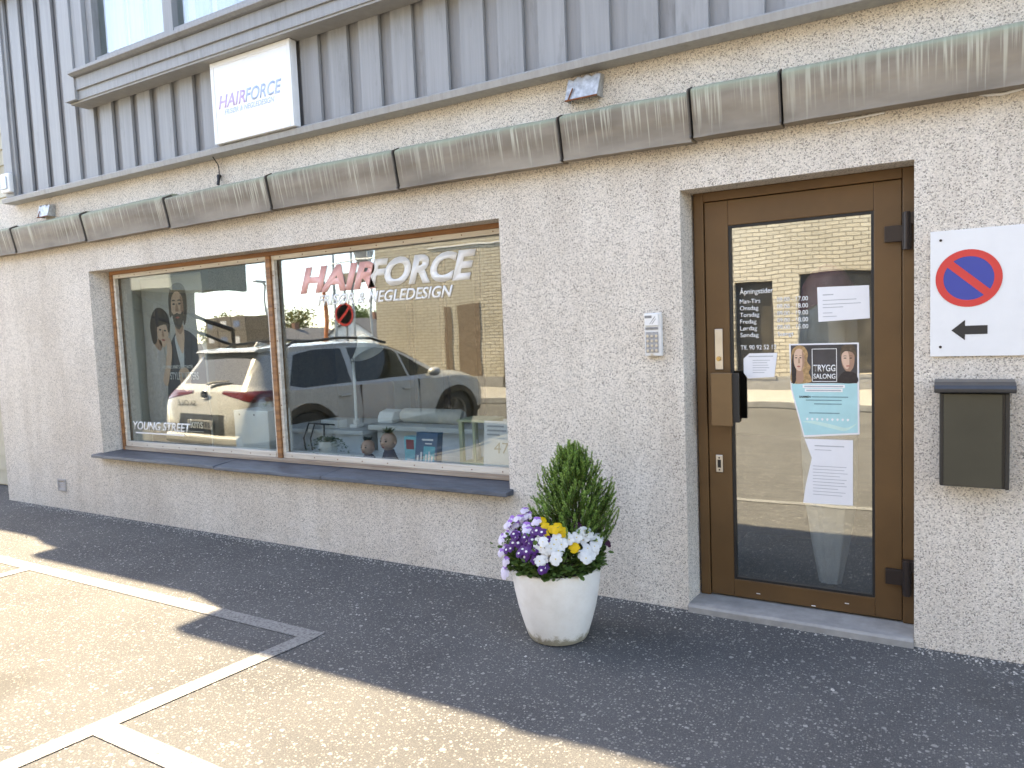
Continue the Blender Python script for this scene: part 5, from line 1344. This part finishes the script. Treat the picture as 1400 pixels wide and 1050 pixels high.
# ---- price board
pb = thing('price_board', (-2.57,.25,.6), 'white price board showing 479 at the right end of the window', 'price board')
obj('board', MB().prism([(.235,.602),(.243,.602),(.283,.965),(.275,.965)],0,-2.68,-2.36), PAPER, pb)
for k in range(3):
    z_ = .925-k*.028
    obj('print_line', MB().add([(-2.655,.2325+(z_-.602)*.11,z_),(-2.655+(.13,.15,.10)[k],.2325+(z_-.602)*.11,z_),(-2.655+(.13,.15,.10)[k],.2325+(z_+.012-.602)*.11,z_+.012),(-2.655,.2325+(z_+.012-.602)*.11,z_+.012)],[(0,1,2,3)]), INK, pb, fix=False)
tm = text_mesh('479', .075, (-2.60,0,.755), bold=.0, width=.17); tm.transform(Matrix(((1,0,0,0),(0,1,.11,.2335-.602*.11),(0,0,1,0),(0,0,0,1)))); tm.transform(Matrix.Translation(-LOC[pb.name])); tm.name='lettering'
obj('lettering', tm, plain('price_ink',(.45,.40,.32),.6), pb)
# ---- pale green frame lantern and chair
gl_ = thing('green_lantern', (-2.93,.58,.6), 'pale green wooden lantern frame with a white bottle inside', 'lantern')
LG = plain('pale_green_paint',(.52,.55,.36),.5,0,.08)
for a in (-3.05,-2.83):
    for b in (.50,.68): obj('post', B(a,a+.03,b,b+.03,.602,.915), LG, gl_)
obj('top', B(-3.06,-2.79,.49,.72,.916,.935), LG, gl_, bevel=.003); obj('bottom', B(-3.02,-2.83,.50,.71,.602,.63), LG, gl_)
obj('glazing_bar', B(-2.935,-2.915,.505,.515,.631,.915), LG, gl_)
wbt = thing('white_bottle', (-2.97,.6,.63), 'small white bottle standing inside the pale green lantern', 'bottle')
obj('bottle', MB().lathe([(.03,.631),(.034,.64),(.034,.72),(.015,.75),(.013,.775),(.0,.776)],(-2.97,.6,0),16), WHITE, wbt, smooth=50)
ch = thing('white_chair', (-3.25,1.15,.02), 'white wooden chair with curved back behind the lantern', 'chair')
for (a,b,zt) in ((-3.45,.98,.44),(-3.08,.98,.44)): obj('leg', MB().tube([(a,b,.022),(a,b,zt)],.018,8), WHITE, ch)
for (a,b) in ((-3.45,1.36),(-3.08,1.36)): obj('leg', MB().tube([(a,b,.022),(a,b,.45),(a-.01,b+.05,.90)],.018,8), WHITE, ch)
obj('seat', B(-3.48,-3.05,.96,1.39,.441,.475), WHITE, ch, bevel=.01)
for k in range(4): obj('back_slat', MB().tube([(-3.45,1.385+.008*k,.56+k*.1),(-3.26,1.41+.008*k,.57+k*.1),(-3.08,1.385+.008*k,.56+k*.1)],.014,8), WHITE, ch)
# ---- reception desk, nail table, lamp
dk = thing('reception_desk', (-5.2,1.4,.02), 'white reception desk standing back in the salon', 'desk')
obj('front_panel', B(-5.55,-4.60,1.15,1.19,.022,.745), WHITE2, dk); obj('desk_top', B(-5.58,-4.57,1.12,1.85,.7455,.78), WHITE, dk, bevel=.004)
for xx in (-5.55,-4.64): obj('side_panel', B(xx,xx+.04,1.1905,1.83,.022,.745), WHITE2, dk)
nt_ = thing('nail_table', (-4.0,1.5,.02), 'long white nail treatment table with sloping front', 'table')
obj('table_top', B(-4.54,-3.30,1.15,1.75,.79,.83), WHITE, nt_, bevel=.006); obj('front_panel', B(-4.50,-3.34,1.22,1.25,.25,.7895), WHITE2, nt_)
for xx in (-4.46,-3.42): obj('leg', B(xx,xx+.07,1.28,1.70,.022,.7895), WHITE2, nt_)
ar_ = thing('arm_bolster', (-4.0,1.35,.83), 'rounded pale arm-rest bolster on the nail table', 'cushion')
obj('cushion', MB().tube([(-4.33,1.35,.892),(-4.30,1.35,.892),(-3.75,1.35,.892),(-3.72,1.35,.892)],[.045,.06,.06,.045],18), plain('bolster_vinyl',(.66,.63,.58),.45), ar_, smooth=50)
uv = thing('nail_lamp', (-4.62,1.35,.78), 'rounded white nail-drying lamp beside the bolster', 'appliance')
obj('hood', MB().prism([(1.25,.832),(1.25,.88),(1.28,.925),(1.36,.94),(1.45,.925),(1.48,.88),(1.48,.832)],0,-4.52,-4.36), WHITE, uv, bevel=.01)
uv.location = (-4.44,1.35,.832)
for c_ in uv.children: c_.location = Vector((-4.62,1.35,.78))-Vector((-4.44,1.35,.832))
dl_ = thing('desk_lamp', (-4.80,1.30,.78), 'white jointed desk lamp with cone shade on the reception desk', 'lamp')
obj('clamp', MB().box(-4.84,-4.76,1.26,1.34,.781,.81).lathe([(.025,.81),(.025,.85)],(-4.80,1.30,0),14), WHITE, dl_)
obj('lower_arm', MB().tube([(-4.80,1.30,.84),(-4.795,1.30,1.36)],.012,8), WHITE, dl_)
obj('upper_arm', MB().tube([(-4.795,1.30,1.36),(-4.68,1.28,1.53)],.011,8), WHITE, dl_)
obj('joint', MB().sphere((-4.795,1.30,1.36),.022,12,8), GALV, dl_, smooth=60)
sh = MB().lathe([(.03,.0),(.045,-.03),(.06,-.06),(.13,-.17),(.125,-.17),(.05,-.05)],(0,0,0),24)
rm = Matrix.Rotation(R_(-28),3,'Y'); sh.v = [tuple(rm@Vector(v)+Vector((-4.67,1.27,1.56))) for v in sh.v]
obj('lamp_shade', sh, WHITE, dl_, smooth=50)
cbx = thing('charging_box', (-5.02,1.25,.78), 'white power box with looping black cables on the desk edge', 'device')
obj('box', B(-5.12,-4.92,1.20,1.32,.781,.85), WHITE, cbx, bevel=.008)
for k,(a,b) in enumerate(((-5.08,-5.22),(-5.02,-5.14),(-4.96,-4.98))): obj('cable', MB().tube([(a,1.20,.81),((a+b)/2-.02,1.11,.83),(b,1.09,.70),(b+.03,1.09,.50),(b+.10,1.10,.40)],.008,6), BLACK, cbx, smooth=60)
mc = thing('salon_chair', (-5.6,2.3,.02), 'brown salon chair behind the reception desk', 'chair')
obj('seat', B(-5.95,-5.35,2.0,2.55,.42,.54), plain('brown_leather',(.20,.085,.05),.45), mc, bevel=.04); obj('backrest', B(-5.93,-5.37,2.50,2.62,.545,1.05), MATS['brown_leather'], mc, bevel=.05)
obj('pedestal', MB().lathe([(.28,.022),(.27,.04),(.04,.06),(.035,.42)],(-5.65,2.28,0),24), STEEL, mc, smooth=40)

for t_ in (dk, nt_, ar_, uv, dl_, cbx, ch):
    t_.location += Vector((.42,-.42,0))
# ================================================================= grit swept against the wall foot
gr = MB(); rn = random.Random(21)
for k in range(2600):
    x = rn.uniform(-8.2,1.5)
    if -1.22 < x < -.14 and rn.random()<.7: continue
    y = -.012-abs(rn.gauss(0,.05)) if rn.random()<.75 else -rn.uniform(.02,.9)
    s = rn.uniform(.0025,.007)*(1.4 if rn.random()<.06 else 1); a = rn.uniform(0,6.28)
    c,q = math.cos(a)*s, math.sin(a)*s
    gr.add([(x+c,y+q,0.001),(x-q,y+c,.001),(x-c,y-q,.001),(x+q,y-c,.001),(x+rn.uniform(-s,s)*.4,y,.001+s*rn.uniform(.6,1.1))],[(0,1,4),(1,2,4),(2,3,4),(3,0,4)])
grit = obj('grit', gr, plain('grit_stone',(.40,.38,.35),.9,0,.45,300), None, fix=False)
tag(grit, 'loose pale grit and small stones along the foot of the wall', 'grit', kind='stuff')
